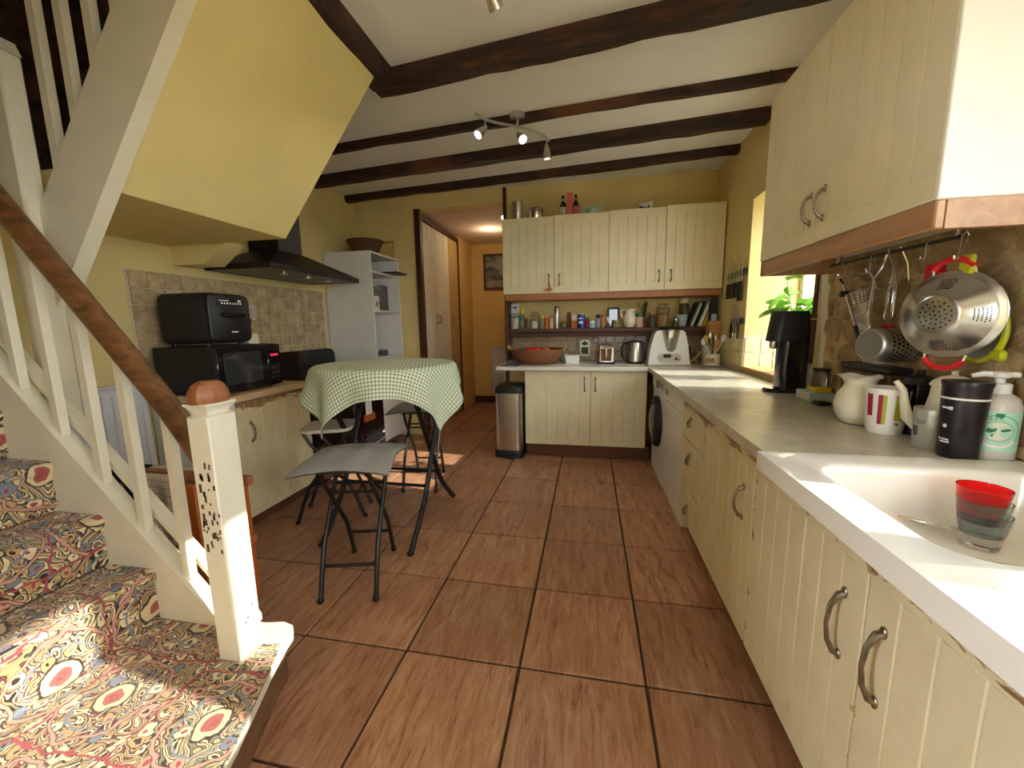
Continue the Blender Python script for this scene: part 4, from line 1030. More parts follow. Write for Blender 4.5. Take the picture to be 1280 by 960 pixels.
jug('pitcher', 'white ceramic pitcher with loop handle in the middle of the shelf', px_, 2.79, SZ, [(.03, 0), (.042, .006), (.058, .045), (.062, .08), (.052, .118), (.04, .145), (.042, .165), (.050, .178)], 'crock', (0.1, .018, .006),
    [(px_ - .04, 2.79, SZ + .165), (px_ - .07, 2.79, SZ + .172), (px_ - .088, 2.79, SZ + .15), (px_ - .08, 2.79, SZ + .12), (px_ - .052, 2.79, SZ + .075)])
jar('jar of pink salt with dark green lid right of the white pitcher', sxp(804), 2.79, SZ, .038, .135, 'burlap', 'green_cap', group=G, lidh=.035)
b = jar('dark pot holding a bunch of dry brown twigs on the shelf', sxp(811), 2.86, SZ, .03, .10, 'spice', None, 'twig_pot', cat='pot')
rq = random.Random(9)
for k in range(16):
    a = rq.uniform(0, 6.28); s = rq.uniform(.01, .065)
    part('twig', MB().tube([(sxp(811), 2.86, SZ + .08), (sxp(811) + s * .6 * cos(a), 2.86 + s * .4 * sin(a), SZ + .17), (sxp(811) + s * cos(a), 2.86 + s * .6 * sin(a), SZ + rq.uniform(.21, .26))], .0028, 4), 'batten', b)
jar('straight glass jar of dried leaves with pale lid between twigs and pasta', sxp(819), 2.79, SZ, .030, .14, 'sage', 'straw', glass=True, fill=.75, group=G)
clipjar('tall clip top jar of tan pasta on the right half of the shelf', sxp(832), 2.79, SZ, .056, .215, 'pasta', .56)
jar('tiny glass jar with steel lid right of the pasta jar', sxp(846.5), 2.76, SZ, .030, .08, 'sage', 'steel', glass=True, fill=.5, group=G)
b = thing('bowl', 'pale grey bowl with a jar standing in it beside the cookbooks', 'bowl', (sxp(855), 2.83, SZ))
part('body', MB().lathe([(.035, 0), (.042, .004), (.056, .10), (.058, .112), (.053, .11), (.04, .02), (0, .015)], 20, (sxp(855), 2.83, SZ), True, False), 'tape_blue', b)
jar('glass jar of green pickles with white lid stacked on the grey bowl', sxp(857.5), 2.84, SZ + .113, .046, .155, 'sage', 'crock', glass=True, fill=.6, lidh=.045)
bk = [('black', .020, .235), ('label_white', .024, .225), ('spice', .012, .23), ('forest', .026, .235), ('paper', .028, .245), ('yellow_cap', .02, .25), ('label_white', .012, .25), ('ltblue', .034, .25)]
bl = ['thin black spined cookbook leaning leftmost of the shelf books', 'tan spined cookbook leaning second from the left in the row', 'slim brown cookbook leaning between tan and dark green ones', 'dark green spined cookbook leaning in the row of books',
      'white spined cookbook leaning right of the dark green one', 'yellow spined cookbook leaning near the right of the row', 'thin cream cookbook leaning between the yellow and pale blue ones', 'thick pale blue cookbook leaning at the right end of the row']
bxx = sxp(862.5); th = radians(20)
for (mt, tk, hh), lb in zip(bk, bl):
    b = thing('cookbook', lb, 'book', (bxx, 2.82, SZ + .0005), 0, 'cookbooks leaning on the shelf'); ORG[b.name] = Vector((0, 0, 0)); b.rotation_euler = (0, th, 0)
    part('cover', MB().box((-tk, -.085, 0), (0, -.080, hh), .001).box((-tk, -.085, 0), (-tk + .002, .08, hh), 0).box((-.002, -.085, 0), (0, .08, hh), 0), mt, b)
    part('pages', MB().box((-tk + .002, -.080, .004), (-.002, .076, hh - .004), 0), 'paper', b)
    bxx += tk / cos(th) + .0015
# wooden letter box with dark books, on the shelf's right end
b = thing('wooden_rack', 'small pale wooden box at the right end of the spice shelf', 'box', (.895, 2.66, 1.115))
part('front', MB().box((.845, 2.60, 1.115), (.942, 2.61, 1.262), .002), 'block_wood', b); part('back', MB().box((.845, 2.692, 1.115), (.942, 2.702, 1.30), .002), 'block_wood', b)
part('side', MB().box((.845, 2.61, 1.115), (.853, 2.692, 1.262), .001), 'block_wood', b); part('side', MB().box((.934, 2.61, 1.115), (.942, 2.692, 1.262), .001), 'block_wood', b)
part('bottom', MB().box((.853, 2.61, 1.115), (.934, 2.692, 1.123), .001), 'block_wood', b)
for k, (mt, hh, lb) in enumerate((('navy', .30, 'navy booklet standing in the pale wooden box'), ('black', .335, 'tall black booklet standing in the pale wooden box'), ('ltblue', .20, 'short blue booklet standing frontmost in the wooden box'))):
    y = 2.675 - k * .024
    bx('booklet', lb, 'booklet', (.858 + .004 * k, y - .014, 1.124), (.93 - .01 * k, y, 1.124 + hh), mt, .001, 'booklets in the wooden box')

# ------------------------------------------------------------------ back worktop items
WZ = .8705
b = thing('copper_bowl', 'large round red brown basket bowl with fruit on the left of the back worktop', 'basket', (-.715, 2.62, WZ))
part('body', MB().lathe([(0, 0), (.14, 0), (.17, .012), (.235, .07), (.265, .13), (.270, .15), (.262, .15), (.225, .075), (.15, .022), (0, .02)], 36, (-.715, 2.62, WZ), True, False), 'basket', b)
for s in (-1, 1):
    part('handle', MB().tube([(-.715 + s * .255, 2.56, WZ + .135), (-.715 + s * .285, 2.58, WZ + .17), (-.715 + s * .29, 2.62, WZ + .18), (-.715 + s * .285, 2.66, WZ + .17), (-.715 + s * .255, 2.68, WZ + .135)], .008, 8), 'straw', b)
for x, y, r, mt, lb in ((-.80, 2.62, .042, 'red', 'red apple in the basket bowl on the left'), (-.72, 2.58, .045, 'red', 'red apple in the middle of the basket bowl'), (-.87, 2.66, .038, 'forest', 'dark green avocado at the left rim of the basket bowl'), (-.63, 2.64, .042, 'orange', 'orange fruit in the basket bowl on the right')):
    single('fruit', MB().lathe([(0, -.9 * r), (r * .5, -.85 * r), (r, -.1 * r), (r * .85, .6 * r), (r * .35, .88 * r), (.003, .72 * r)], 16, (x, y, WZ + .125)), mt, lb, 'fruit', (x, y, WZ + .1), 'fruit in the basket bowl')
bx('magazine', 'dark magazine lying under the basket bowl at the worktop end', 'magazine', (-1.04, 2.36, WZ), (-.86, 2.50, WZ + .006), 'slate', .001)
b = thing('scale_weight', 'small glass jar with dark lid at the left end of the back worktop', 'jar', (-.985, 2.50, WZ + .006)); part('body', MB().lathe([(0, .0), (.03, 0), (.034, .03), (.025, .045)], 14, (-.985, 2.56, WZ)), 'grey_glass', b); part('lid', MB().lathe([(.027, .045), (.027, .06), (0, .062)], 14, (-.985, 2.56, WZ)), 'black', b)
b = thing('napkin_box', 'white paper box with blue tray beside the basket bowl', 'box', (-.37, 2.66, WZ)); part('box', MB().box((-.435, 2.60, WZ), (-.305, 2.70, WZ + .075), .003), 'paper', b); part('lid', MB().box((-.437, 2.598, WZ + .055), (-.303, 2.702, WZ + .082), .003), 'paper', b)
jar('grey blue mug behind the white paper box on the back worktop', -.45, 2.80, WZ, .045, .10, 'tape_blue', None, 'mug', cat='mug')
b = thing('can_opener', 'white wall mounted kitchen gadget with black face above the white box', 'gadget', (-.26, 2.93, .92))
part('body', MB().loft([[(x - .255, 2.938, z + 1.005) for x, z, _ in rrect(0, 0, .052, .088, .03, 0)], [(x - .255, 2.905, z + 1.005) for x, z, _ in rrect(0, 0, .05, .086, .03, 0)]]), 'appliance', b)
part('face', MB().box((-.290, 2.90, .945), (-.220, 2.906, 1.015), .006), 'black_gloss', b); part('knob', MB().box((-.285, 2.893, 1.040), (-.225, 2.906, 1.062), .005).box((-.267, 2.89, 1.035), (-.243, 2.906, 1.075), .005), 'black', b)
b = thing('wall_dial', 'small round dark dial on the wall tiles above the toaster', 'dial', (-.145, 2.93, 1.07)); m = MB(); m.T = Matrix.Translation((-.145, 2.938, 1.085)) @ Matrix.Rotation(pi / 2, 4, 'X'); m.lathe([(.034, 0), (.034, .014), (.029, .018), (.028, .012)], 20, cap1=False); part('rim', m, 'black', b)
m = MB(); m.T = Matrix.Translation((-.145, 2.938, 1.085)) @ Matrix.Rotation(pi / 2, 4, 'X'); m.lathe([(.028, .012), (0, .013)], 20); part('face', m, 'label_white', b)
b = thing('toaster', 'small chrome and red brown toaster on the back worktop', 'toaster', (-.05, 2.70, WZ))
part('body', MB().loft([[(-.05 + x * s, y * s + 2.70, WZ + z) for x, y, _ in rrect(0, 0, .078, .11, .02, 0)] for z, s in ((.018, 1.0), (.10, .96), (.165, .90), (.182, .80))]), 'copper', b, 30)
part('base', MB().box((-.132, 2.585, WZ), (.032, 2.815, WZ + .02), .004), 'black', b); part('lever', MB().box((-.056, 2.582, WZ + .06), (-.044, 2.596, WZ + .15), .002), 'steel_pol', b); part('front_plate', MB().box((-.10, 2.59, WZ + .025), (.0, 2.598, WZ + .145), .004), 'spice', b)
part('slot', MB().box((-.10, 2.66, WZ + .181), (.0, 2.675, WZ + .184), 0).box((-.10, 2.725, WZ + .181), (.0, 2.74, WZ + .184), 0), 'black', b)
b = thing('kettle', 'brushed steel electric kettle with black handle right of the toaster', 'kettle', (.225, 2.70, WZ))
part('body', MB().lathe([(.072, .02), (.072, .025), (.064, .19), (.060, .20)], 24, (.225, 2.70, WZ)), 'steel', b); part('base', MB().lathe([(.075, 0), (.077, .01), (.074, .02)], 24, (.225, 2.70, WZ)), 'black', b)
part('lid', MB().lathe([(.060, .20), (.055, .212), (.0, .218)], 24, (.225, 2.70, WZ)), 'black', b)
part('handle', MB().tube([(.17, 2.69, WZ + .195), (.115, 2.685, WZ + .19), (.10, 2.683, WZ + .15), (.105, 2.683, WZ + .08), (.125, 2.685, WZ + .05), (.158, 2.69, WZ + .05)], .013, 8), 'black', b)
part('spine', MB().box((.275, 2.66, WZ + .02), (.303, 2.74, WZ + .2), .006), 'black', b)
# food processor
b = thing('food_processor', 'white heated food processor with steel jug on the back worktop corner', 'food processor', (.51, 2.66, WZ))
prof = [(.325, 0), (.345, .16), (.385, .30), (.41, .31), (.612, .31), (.64, .295), (.672, .15), (.688, 0)]
m = MB(); m.loft([[(x, 2.515 + .05 * (z / .31), WZ + .003 + z) for x, z in [(.322, 0), (.345, .16), (.378, .28), (.40, .305), (.44, .31), (.478, .14), (.505, .115), (.535, .115), (.56, .14), (.60, .31), (.628, .305), (.645, .28), (.668, .16), (.685, 0)]],
                  [(x, 2.725, WZ + .003 + z) for x, z in [(.322, 0), (.345, .16), (.378, .28), (.40, .305), (.44, .31), (.478, .14), (.505, .115), (.535, .115), (.56, .14), (.60, .31), (.628, .305), (.645, .28), (.668, .16), (.685, 0)]]])
part('body', m, 'appliance', b, 35)
part('side_panel', MB().box((.684, 2.54, WZ + .01), (.690, 2.715, WZ + .16), .002), 'navy', b)
part('jug', MB().lathe([(.025, .125), (.05, .15), (.078, .25), (.088, .315), (.085, .318), (.0, .316)], 28, (.52, 2.635, WZ)), 'steel_pol', b)
part('lid', MB().lathe([(.088, .318), (.088, .335), (.06, .345), (.0, .346)], 28, (.52, 2.635, WZ)), 'black', b)
m = MB(); m.T = Matrix.Translation((.505, 2.532, WZ + .062)) @ Matrix.Rotation(radians(80), 4, 'X')
m.loft([[(x, y, z) for x, y, _ in rrect(0, 0, .105 * s, .042 * s, .04 * s, 0)] for z, s in ((0, 1), (.012, .97), (.014, .93))]); pn = part('control_panel', m, 'label_white', b)
m = MB(); m.T = Matrix.Translation((.505, 2.529, WZ + .068)) @ Matrix.Rotation(radians(80), 4, 'X'); m.loft([[(x, y, z) for x, y, _ in rrect(-.02, .012, .035, .016, .012, 0)] for z in (.008, .0165)]); part('display', m, 'dark_glass', pn)
m = MB(); m.T = Matrix.Translation((.505, 2.529, WZ + .058)) @ Matrix.Rotation(radians(80), 4, 'X'); KT = m.T; m.lathe([(.013, .01), (.012, .022), (0, .023)], 12, (.058, -.004, 0)); part('knob', m, 'black', pn)
for kx, ky in ((-.07, 0), (.085, -.012)):
    m = MB(); m.T = KT; m.lathe([(.006, .01), (.006, .018), (0, .018)], 8, (kx, ky, 0)); part('button', m, 'black', pn)
bx('knife_block', 'plain white block standing left of the utensil pot in the corner', 'block', (.835, 2.68, WZ), (.905, 2.76, WZ + .17), 'appliance', .008)
b = thing('wooden_trivet_stand', 'small crossed pale wooden stand between food processor and white block', 'stand', (.77, 2.72, WZ))
part('slat', MB().tube([(.73, 2.70, WZ + .01), (.825, 2.70, WZ + .115)], .011, 6), 'straw', b); part('slat', MB().tube([(.735, 2.722, WZ + .055), (.79, 2.722, WZ + .009)], .008, 6), 'straw', b); part('slat', MB().tube([(.725, 2.74, WZ + .012), (.80, 2.74, WZ + .04)], .008, 6), 'straw', b)
ux, uy = .845, 2.44
single('plate', MB().lathe([(0, 0), (.05, 0), (.088, .012), (.086, .015), (.05, .005), (0, .004)], 28, (ux, uy, WZ)), 'crock', 'white saucer under the utensil pot in the corner', 'plate', (ux, uy, WZ))
b = thing('utensil_pot', 'white patterned pot full of kitchen utensils on the saucer', 'pot', (ux, uy, WZ + .006))
part('body', MB().lathe([(0, 0), (.056, 0), (.06, .01), (.062, .10), (.057, .10), (.054, .02), (0, .015)], 22, (ux, uy, WZ + .006), True, False), 'crock', b)
m = MB()
for a in range(3):
    t = radians(215 + a * 22); m.box((ux + .061 * cos(t) - .012, uy + .061 * sin(t) - .004, WZ + .035), (ux + .061 * cos(t) + .012, uy + .061 * sin(t) + .004, WZ + .075), .003)
part('motif', m, 'terracotta', b, kind='stuff')
ul = ['wooden spoon', 'steel ladle', 'navy handled spatula', 'white plastic spoon', 'pale wooden fork', 'steel whisk', 'wooden spatula', 'white slotted spoon']
for k, (mt, lb) in enumerate(zip(('straw', 'steel_pol', 'navy', 'paper', 'straw', 'steel_pol', 'block_wood', 'paper'), ul)):
    a = k * 2 * pi / 8 + .3; s = .075 if k % 2 else .06; hh = .19 + .03 * (k % 3)
    t0 = (ux + .02 * cos(a + pi), uy + .02 * sin(a + pi), WZ + .03); t1 = (ux + s * cos(a), uy + s * .7 * sin(a), WZ + hh)
    e = thing('utensil', lb + ' standing in the utensil pot', 'utensil', t0, 0, 'utensils in the corner pot')
    part('handle', MB().tube([t0, t1], .005, 6), mt, e); part('head', MB().sphere((t1[0] + .006 * cos(a), t1[1], t1[2] + .022), .021, .009, .032, 10, 6), mt, e)
b = thing('wooden_trivet', 'round wooden disc hanging on the right wall under the knife strip', 'trivet', (.94, 2.31, 1.15)); m = MB(); m.T = Matrix.Translation((.947, 2.33, 1.16)) @ Matrix.Rotation(-pi / 2, 4, 'Y'); m.lathe([(.052, 0), (.052, .012), (.012, .013), (.012, .018), (0, .018)], 22); part('disc', m, 'pasta', b)
part('string', MB().tube([(.944, 2.33, 1.21), (.944, 2.33, 1.245)], .002, 4), 'straw', b)

# knives on magnetic strips, right wall
KX = .944
b = bx('magnetic_strip', 'dark upper magnetic knife strip on the right wall by the back corner', 'knife strip', (.930, 2.07, 1.60), (.949, 2.47, 1.65), 'black', .003)
b = bx('magnetic_strip', 'dark lower magnetic strip on the right wall above the cream tiles', 'knife strip', (.928, 2.06, 1.235), (.949, 2.32, 1.278), 'black', .003)
kn = ['long bread knife at the corner end of the upper strip', 'carving knife second from the corner on the upper strip', 'wooden handled knife third from the corner on the upper strip', 'narrow steel knife in the middle of the upper strip', 'broad chef knife right of the middle on the upper strip', 'long black handled knife near the window on the upper strip', 'short black handled knife nearest the window on the upper strip']
for k, lb in enumerate(kn):
    y = 2.43 - k * .053; bl_ = .155 + .03 * ((k * 5) % 3); w_ = .012 + .006 * (k % 2)
    e = thing('kitchen_knife', lb, 'knife', (.926, y, 1.55), 0, 'knives on the upper strip')
    part('blade', MB().prism([(y - w_, 1.56), (y + w_, 1.56), (y + w_, 1.56 + bl_ * .75), (y + w_ * .2, 1.56 + bl_)], .9265, .9285, 'x'), 'steel', e)
    part('handle', MB().box((.920, y - .013, 1.44 - .03 * (k > 4)), (.935, y + .013, 1.56), .004), 'batten' if k in (2,) else 'black', e)
for k, (lb, mt) in enumerate((('steel kitchen scissors on the lower strip by the corner', 'steel'), ('long steel skewer on the lower strip', 'steel_pol'), ('steel tongs on the lower strip', 'steel_pol'), ('brown handled peeler on the lower strip', 'batten'))):
    y = 2.28 - k * .055; e = thing('kitchen_tool', lb, 'tool', (.922, y, 1.2), 0, 'tools on the lower strip')
    part('shaft', MB().box((.922, y - .008, 1.235), (.927, y + .008, 1.42 - .02 * k), .002), 'steel', e); part('grip', MB().box((.918, y - .012, 1.12), (.930, y + .012, 1.24), .005), mt if k else 'black', e)

# ------------------------------------------------------------------ on top of the back cabinets
TZ = 2.2465
single('steel_tumbler', MB().lathe([(0, 0), (.042, 0), (.043, .004), (.058, .19), (.054, .19), (.040, .01), (0, .008)], 24, (-.915, 2.76, TZ), True, False), 'steel', 'tall steel beaker standing at the left end on top of the wall cabinets', 'beaker', (-.915, 2.76, TZ))
b = thing('steel_pot', 'short wide steel pot beside the tall beaker on top of the cabinets', 'pot', (-.73, 2.76, TZ)); part('body', MB().lathe([(0, 0), (.072, 0), (.074, .004), (.074, .12), (.07, .12), (.069, .01), (0, .008)], 24, (-.73, 2.76, TZ), True, False), 'steel_pol', b)
part('handle', MB().tube([(-.80, 2.75, TZ + .09), (-.825, 2.74, TZ + .08), (-.825, 2.74, TZ + .05), (-.80, 2.75, TZ + .04)], .006, 6), 'steel', b)
for x, lb, lm, nm in ((-.472, 'brown beer bottle with pale label and white neck on top of the cabinets', 'label_white', 'label_white'), (-.352, 'brown beer bottle with pink label right of the pink carton', 'label_pink', 'label_pink')):
    b = thing('beer_bottle', lb, 'bottle', (x, 2.74, TZ)); part('body', MB().lathe([(0, 0), (.029, 0), (.030, .005), (.030, .115), (.024, .14), (.0135, .165), (.0125, .205)], 18, (x, 2.74, TZ)), 'beer', b)
    part('label', MB().lathe([(.0306, .03), (.0306, .108)], 18, (x, 2.74, TZ), False, False), lm, b); part('neck_label', MB().lathe([(.0165, .160), (.0140, .185)], 14, (x, 2.74, TZ), False, False), nm, b)
    part('cap', MB().lathe([(.015, .203), (.015, .213), (0, .216)], 12, (x, 2.74, TZ)), 'black', b)
b = thing('gift_carton', 'tall pink carton standing between the two beer bottles', 'carton', (-.41, 2.75, TZ)); part('box', MB().box((-.438, 2.725, TZ), (-.382, 2.78, TZ + .235), .002), 'pink', b); m = MB()
for k in range(4): m.box((-.428, 2.7235, TZ + .03 + k * .022), (-.392 - .006 * (k % 2), 2.7255, TZ + .042 + k * .022), 0)
m.box((-.425, 2.7235, TZ + .15), (-.395, 2.7255, TZ + .165), 0); part('print', m, 'label_pink', b, kind='stuff')
b = thing('tea_box', 'pale green oblong box with round emblem on top of the cabinets', 'box', (-.205, 2.76, TZ)); part('box', MB().box((-.29, 2.72, TZ + .003), (-.118, 2.80, TZ + .10), .002), 'mintbox', b)
m = MB(); m.T = Matrix.Translation((-.248, 2.7195, TZ + .05)) @ Matrix.Rotation(pi / 2, 4, 'X'); m.tube([(.026 * cos(a * pi / 8), .026 * sin(a * pi / 8), 0) for a in range(16)], .003, 5, closed=True); m.lathe([(.012, 0), (.0, .001)], 10); part('emblem', m, 'forest', b)
part('print', MB().box((-.212, 2.7185, TZ + .055), (-.13, 2.7205, TZ + .062), 0).box((-.212, 2.7185, TZ + .043), (-.15, 2.7205, TZ + .049), 0).box((-.205, 2.7185, TZ + .068), (-.16, 2.7205, TZ + .08), 0), 'paper', b, kind='stuff')
b = thing('postcard', 'small grey and white photo card propped on top of the right wall cabinet', 'card', (.29, 2.74, 2.2655)); part('card', MB().prism([(.225, 2.266), (.345, 2.266), (.345, 2.36), (.225, 2.335)], 2.735, 2.739, 'y'), 'paper', b); part('picture', MB().prism([(.228, 2.268), (.322, 2.268), (.315, 2.33), (.29, 2.30), (.228, 2.325)], 2.733, 2.735, 'y'), 'slate', b)
b = thing('hanging_ornament', 'brown bird shaped ornament hanging from the left wall cabinet handle', 'ornament', (-.592, 2.565, 1.63))
part('cord', MB().tube([(-.592, 2.572, 1.70), (-.592, 2.563, 1.64)], .0022, 5), 'batten', b); part('figure', MB().prism([(-.65, 1.575), (-.60, 1.60), (-.585, 1.645), (-.575, 1.60), (-.56, 1.585), (-.585, 1.555), (-.61, 1.565)], 2.560, 2.569, 'y'), 'terracotta', b)
# ------------------------------------------------------------------ right worktop
b = thing('soda_maker', 'tall black soda water maker on the right worktop before the window', 'soda maker', (.83, 1.10, WZ))
def rl(x0, x1, y0, y1, r, z): return [(x, y, z) for x, y, _ in rrect((x0 + x1) / 2, (y0 + y1) / 2, (x1 - x0) / 2, (y1 - y0) / 2, r, 0, 6)]
part('base', MB().loft([rl(.735, .925, 1.045, 1.165, .055, WZ), rl(.735, .925, 1.045, 1.165, .055, WZ + .012), rl(.745, .922, 1.05, 1.16, .05, WZ + .02)]), 'black_gloss', b, 30)
part('column', MB().loft([rl(.795, .93, 1.05, 1.16, .03, WZ + .018), rl(.795, .925, 1.05, 1.16, .03, WZ + .30)]), 'black_gloss', b, 30)
part('head', MB().loft([rl(.735, .928, 1.048, 1.162, .04, WZ + .275), rl(.737, .926, 1.048, 1.162, .04, WZ + .285), rl(.752, .922, 1.05, 1.16, .045, WZ + .425), rl(.757, .918, 1.053, 1.157, .04, WZ + .433)]), 'black', b, 30)
part('nozzle', MB().lathe([(.017, .235), (.02, .25), (.02, .276)], 14, (.768, 1.105, WZ)).tube([(.768, 1.105, WZ + .24), (.768, 1.105, WZ + .12)], .004, 6), 'steel_pol', b)
b = thing('wooden_batten', 'dark wooden batten hanging on the pale window jamb behind the soda maker', 'batten', (.932, 1.06, 1.25)); part('upper', MB().box((.925, 1.05, 1.27), (.936, 1.078, 1.60), .002), 'batten', b); part('lower', MB().box((.916, 1.044, 1.03), (.937, 1.088, 1.285), .003), 'batten', b); part('band', MB().box((.9155, 1.043, 1.255), (.9375, 1.089, 1.265), .001), 'straw', b)
part('cord', MB().tube([(.925, 1.03, 1.55), (.925, 1.005, 1.3), (.925, 1.0, 1.15), (.925, 1.01, .98)], .0022, 5), 'straw', b)
b = thing('kitchen_scale', 'flat pale blue box on the worktop right of the soda maker', 'scale', (.88, .86, WZ)); part('body', MB().box((.815, .80, WZ), (.925, .93, WZ + .045), .004), 'tape_blue', b); part('front', MB().box((.812, .83, WZ + .01), (.816, .90, WZ + .035), .001), 'label_white', b)
bx('sponge', 'yellow sponge lying on the pale blue box', 'sponge', (.845, .81, WZ + .0455), (.915, .895, WZ + .07), 'yellow_cap', .006)
b = jar('dark glass jar with chrome collar standing on the yellow sponge', .88, .85, WZ + .0705, .042, .085, 'grey_glass', 'black', lidh=.014)
b = bx('dish', 'small dark dish behind the pale blue box', 'dish', (.80, .70, WZ), (.86, .755, WZ + .018), 'black', .006)
vx, vy = .775, .39
jug('jug', 'round bellied off white stoneware jug with scalloped rim on the right worktop', vx, vy, WZ, [(.035, 0), (.05, .006), (.068, .04), (.073, .075), (.066, .11), (.05, .135), (.045, .15), (.052, .168), (.062, .178)], 'crock', (pi * .8, .01, .004), None, scallop=.005)
mx_, my_ = .785, .265
b = thing('mug', 'tall white mug with dark red and lime stripes beside the round jug', 'mug', (mx_, my_, WZ))
part('body', MB().lathe([(0, 0), (.046, 0), (.048, .004), (.053, .05), (.060, .155), (.056, .155), (.048, .02), (0, .012)], 28, (mx_, my_, WZ), True, False), 'ceramic', b)
def wrap(cx, cy, rfun, a0, a1, z0, z1, off=.0006, n=8):
    return MB().grid(lambda u, v: (cx + (rfun(z0 + v * (z1 - z0)) + off) * cos(a0 + u * (a1 - a0)), cy + (rfun(z0 + v * (z1 - z0)) + off) * sin(a0 + u * (a1 - a0)), WZ + z0 + v * (z1 - z0)), n, 6)
rm = lambda z: .0525 + (z - .05) * .0072 / .105 if z > .05 else .048 + z * .1
ctr = atan2(-1.2776 - my_, -.2115 - mx_)
for a, b_, z0, z1, mt in ((-.95, -.62, .06, .135, 'magenta'), (-.36, -.14, .035, .135, 'magenta'), (-.14, .04, .035, .135, 'limeglaze'), (.42, .86, .05, .135, 'limeglaze'), (.86, 1.1, .05, .125, 'magenta')):
    part('stripe', wrap(mx_, my_, rm, ctr + a, ctr + b_, z0, z1), mt, b)
part('print', wrap(mx_, my_, rm, ctr + .50, ctr + .56, .034, .045).add([], []), 'print_dark', b)
part('print', wrap(mx_, my_, rm, ctr + .60, ctr + .70, .034, .043), 'print_dark', b)
part('handle', MB().tube([(mx_ + .055, my_ + .012, WZ + .13), (mx_ + .085, my_ + .02, WZ + .12), (mx_ + .09, my_ + .022, WZ + .08), (mx_ + .075, my_ + .018, WZ + .045), (mx_ + .05, my_ + .012, WZ + .035)], .007, 8), 'ceramic', b)
b = thing('cafetiere', 'black glossy coffee pot half hidden between the striped mug and the teapot', 'coffee pot', (.872, .262, WZ)); part('body', MB().lathe([(0, 0), (.046, 0), (.048, .01), (.046, .14), (.05, .17), (.0, .18)], 22, (.872, .262, WZ)), 'black_gloss', b); part('lid', MB().lathe([(.05, .17), (.04, .19), (.01, .2), (.012, .215), (0, .217)], 18, (.872, .262, WZ)), 'black', b)
part('handle', MB().tube([(.825, .225, WZ + .16), (.80, .205, WZ + .15), (.80, .205, WZ + .06), (.825, .225, WZ + .04)], .008, 8), 'black_gloss', b)
b = thing('stove_grill', 'dark low appliance with black rim against the stone wall behind the jugs', 'appliance', (.88, .50, WZ)); part('body', MB().box((.845, .36, WZ), (.915, .64, WZ + .185), .008), 'batten', b); part('rim', MB().box((.84, .355, WZ + .185), (.918, .645, WZ + .21), .006), 'black', b)
# teapot
qx, qy = .862, .125
b = thing('teapot', 'white enamel teapot with curved spout and domed lid behind the frosted cup', 'teapot', (qx, qy, WZ))
part('body', MB().lathe([(0, 0), (.062, 0), (.070, .008), (.068, .03), (.058, .09), (.048, .15), (.046, .178), (.052, .184), (.048, .186), (0, .184)], 28, (qx, qy, WZ)), 'crock', b)
part('lid', MB().lathe([(.052, .184), (.045, .196), (.03, .208), (.008, .215), (.006, .219), (.009, .226), (0, .230)], 24, (qx, qy, WZ)), 'crock', b)
part('spout', MB().tube([(qx - .052, qy + .035, WZ + .05), (qx - .075, qy + .05, WZ + .075), (qx - .083, qy + .055, WZ + .12), (qx - .088, qy + .058, WZ + .16), (qx - .105, qy + .068, WZ + .187)], [.02, .017, .012, .0095, .008], 10), 'crock', b)
part('handle', MB().tube([(qx + .045, qy - .03, WZ + .165), (qx + .06, qy - .05, WZ + .17), (qx + .07, qy - .06, WZ + .12), (qx + .06, qy - .045, WZ + .06), (qx + .055, qy - .035, WZ + .05)], .008, 8), 'crock', b)
cx_, cy_ = .805, .098
b = thing('frosted_cup', 'frosted silver tapered cup in front of the white teapot', 'cup', (cx_, cy_, WZ)); part('body', MB().lathe([(0, 0), (.040, 0), (.042, .004), (.047, .118), (.044, .118), (.04, .01), (0, .008)], 26, (cx_, cy_, WZ), True, False), 'cupsilver', b)
rc = lambda z: .042 + z * .0425 / 1.0
ctr = atan2(-1.2776 - cy_, -.2115 - cx_)
part('print', wrap(cx_, cy_, rc, ctr - .85, ctr - .35, .082, .084), 'print_dark', b); part('print', wrap(cx_, cy_, rc, ctr - .85, ctr - .40, .075, .077), 'print_dark', b); part('emblem', wrap(cx_, cy_, rc, ctr - 1.15, ctr - .75, .035, .065), 'slate', b)
# tumbler
fx, fy = .802, .006
b = thing('travel_tumbler', 'dark gunmetal travel tumbler with white ring standing beside the soap bottle', 'tumbler', (fx, fy, WZ))
part('body', MB().lathe([(0, 0), (.040, 0), (.042, .004), (.0465, .165)], 30, (fx, fy, WZ)), 'tumbler', b); part('ring', MB().lathe([(.0468, .1645), (.0475, .168), (.0468, .170)], 30, (fx, fy, WZ), False, False), 'print_white', b)
part('lid', MB().lathe([(.0465, .170), (.047, .195), (.050, .208), (.049, .213), (.044, .212), (.0, .205)], 30, (fx, fy, WZ)), 'tumbler', b)
rt = lambda z: .042 + z * .0273
ctr = atan2(-1.2776 - fy, -.2115 - fx); mk = MB()
for a0, a1, z0, z1 in ((-1.0, -.45, .138, .143), (-.62, -.42, .136, .145), (-1.05, -.9, .050, .055), (-.85, -.45, .050, .054), (-.95, -.52, .043, .047), (-.5, -.42, .043, .049)):
    g = wrap(fx, fy, rt, ctr + a0, ctr + a1, z0, z1); k0 = len(mk.v); mk.v += g.v; mk.f += [tuple(i + k0 for i in f) for f in g.f]
g = MB(); tt = ctr - .72; g.T = Matrix.Translation((fx + (rt(.09) + .0004) * cos(tt), fy + (rt(.09) + .0004) * sin(tt), WZ + .09)) @ Matrix.Rotation(tt, 4, 'Z') @ Matrix.Rotation(pi / 2, 4, 'Y'); g.lathe([(.0055, 0), (.0, .0006)], 12)
k0 = len(mk.v); mk.v += g.v; mk.f += [tuple(i + k0 for i in f) for f in g.f]
part('print', mk, 'print_white', b, kind='stuff')
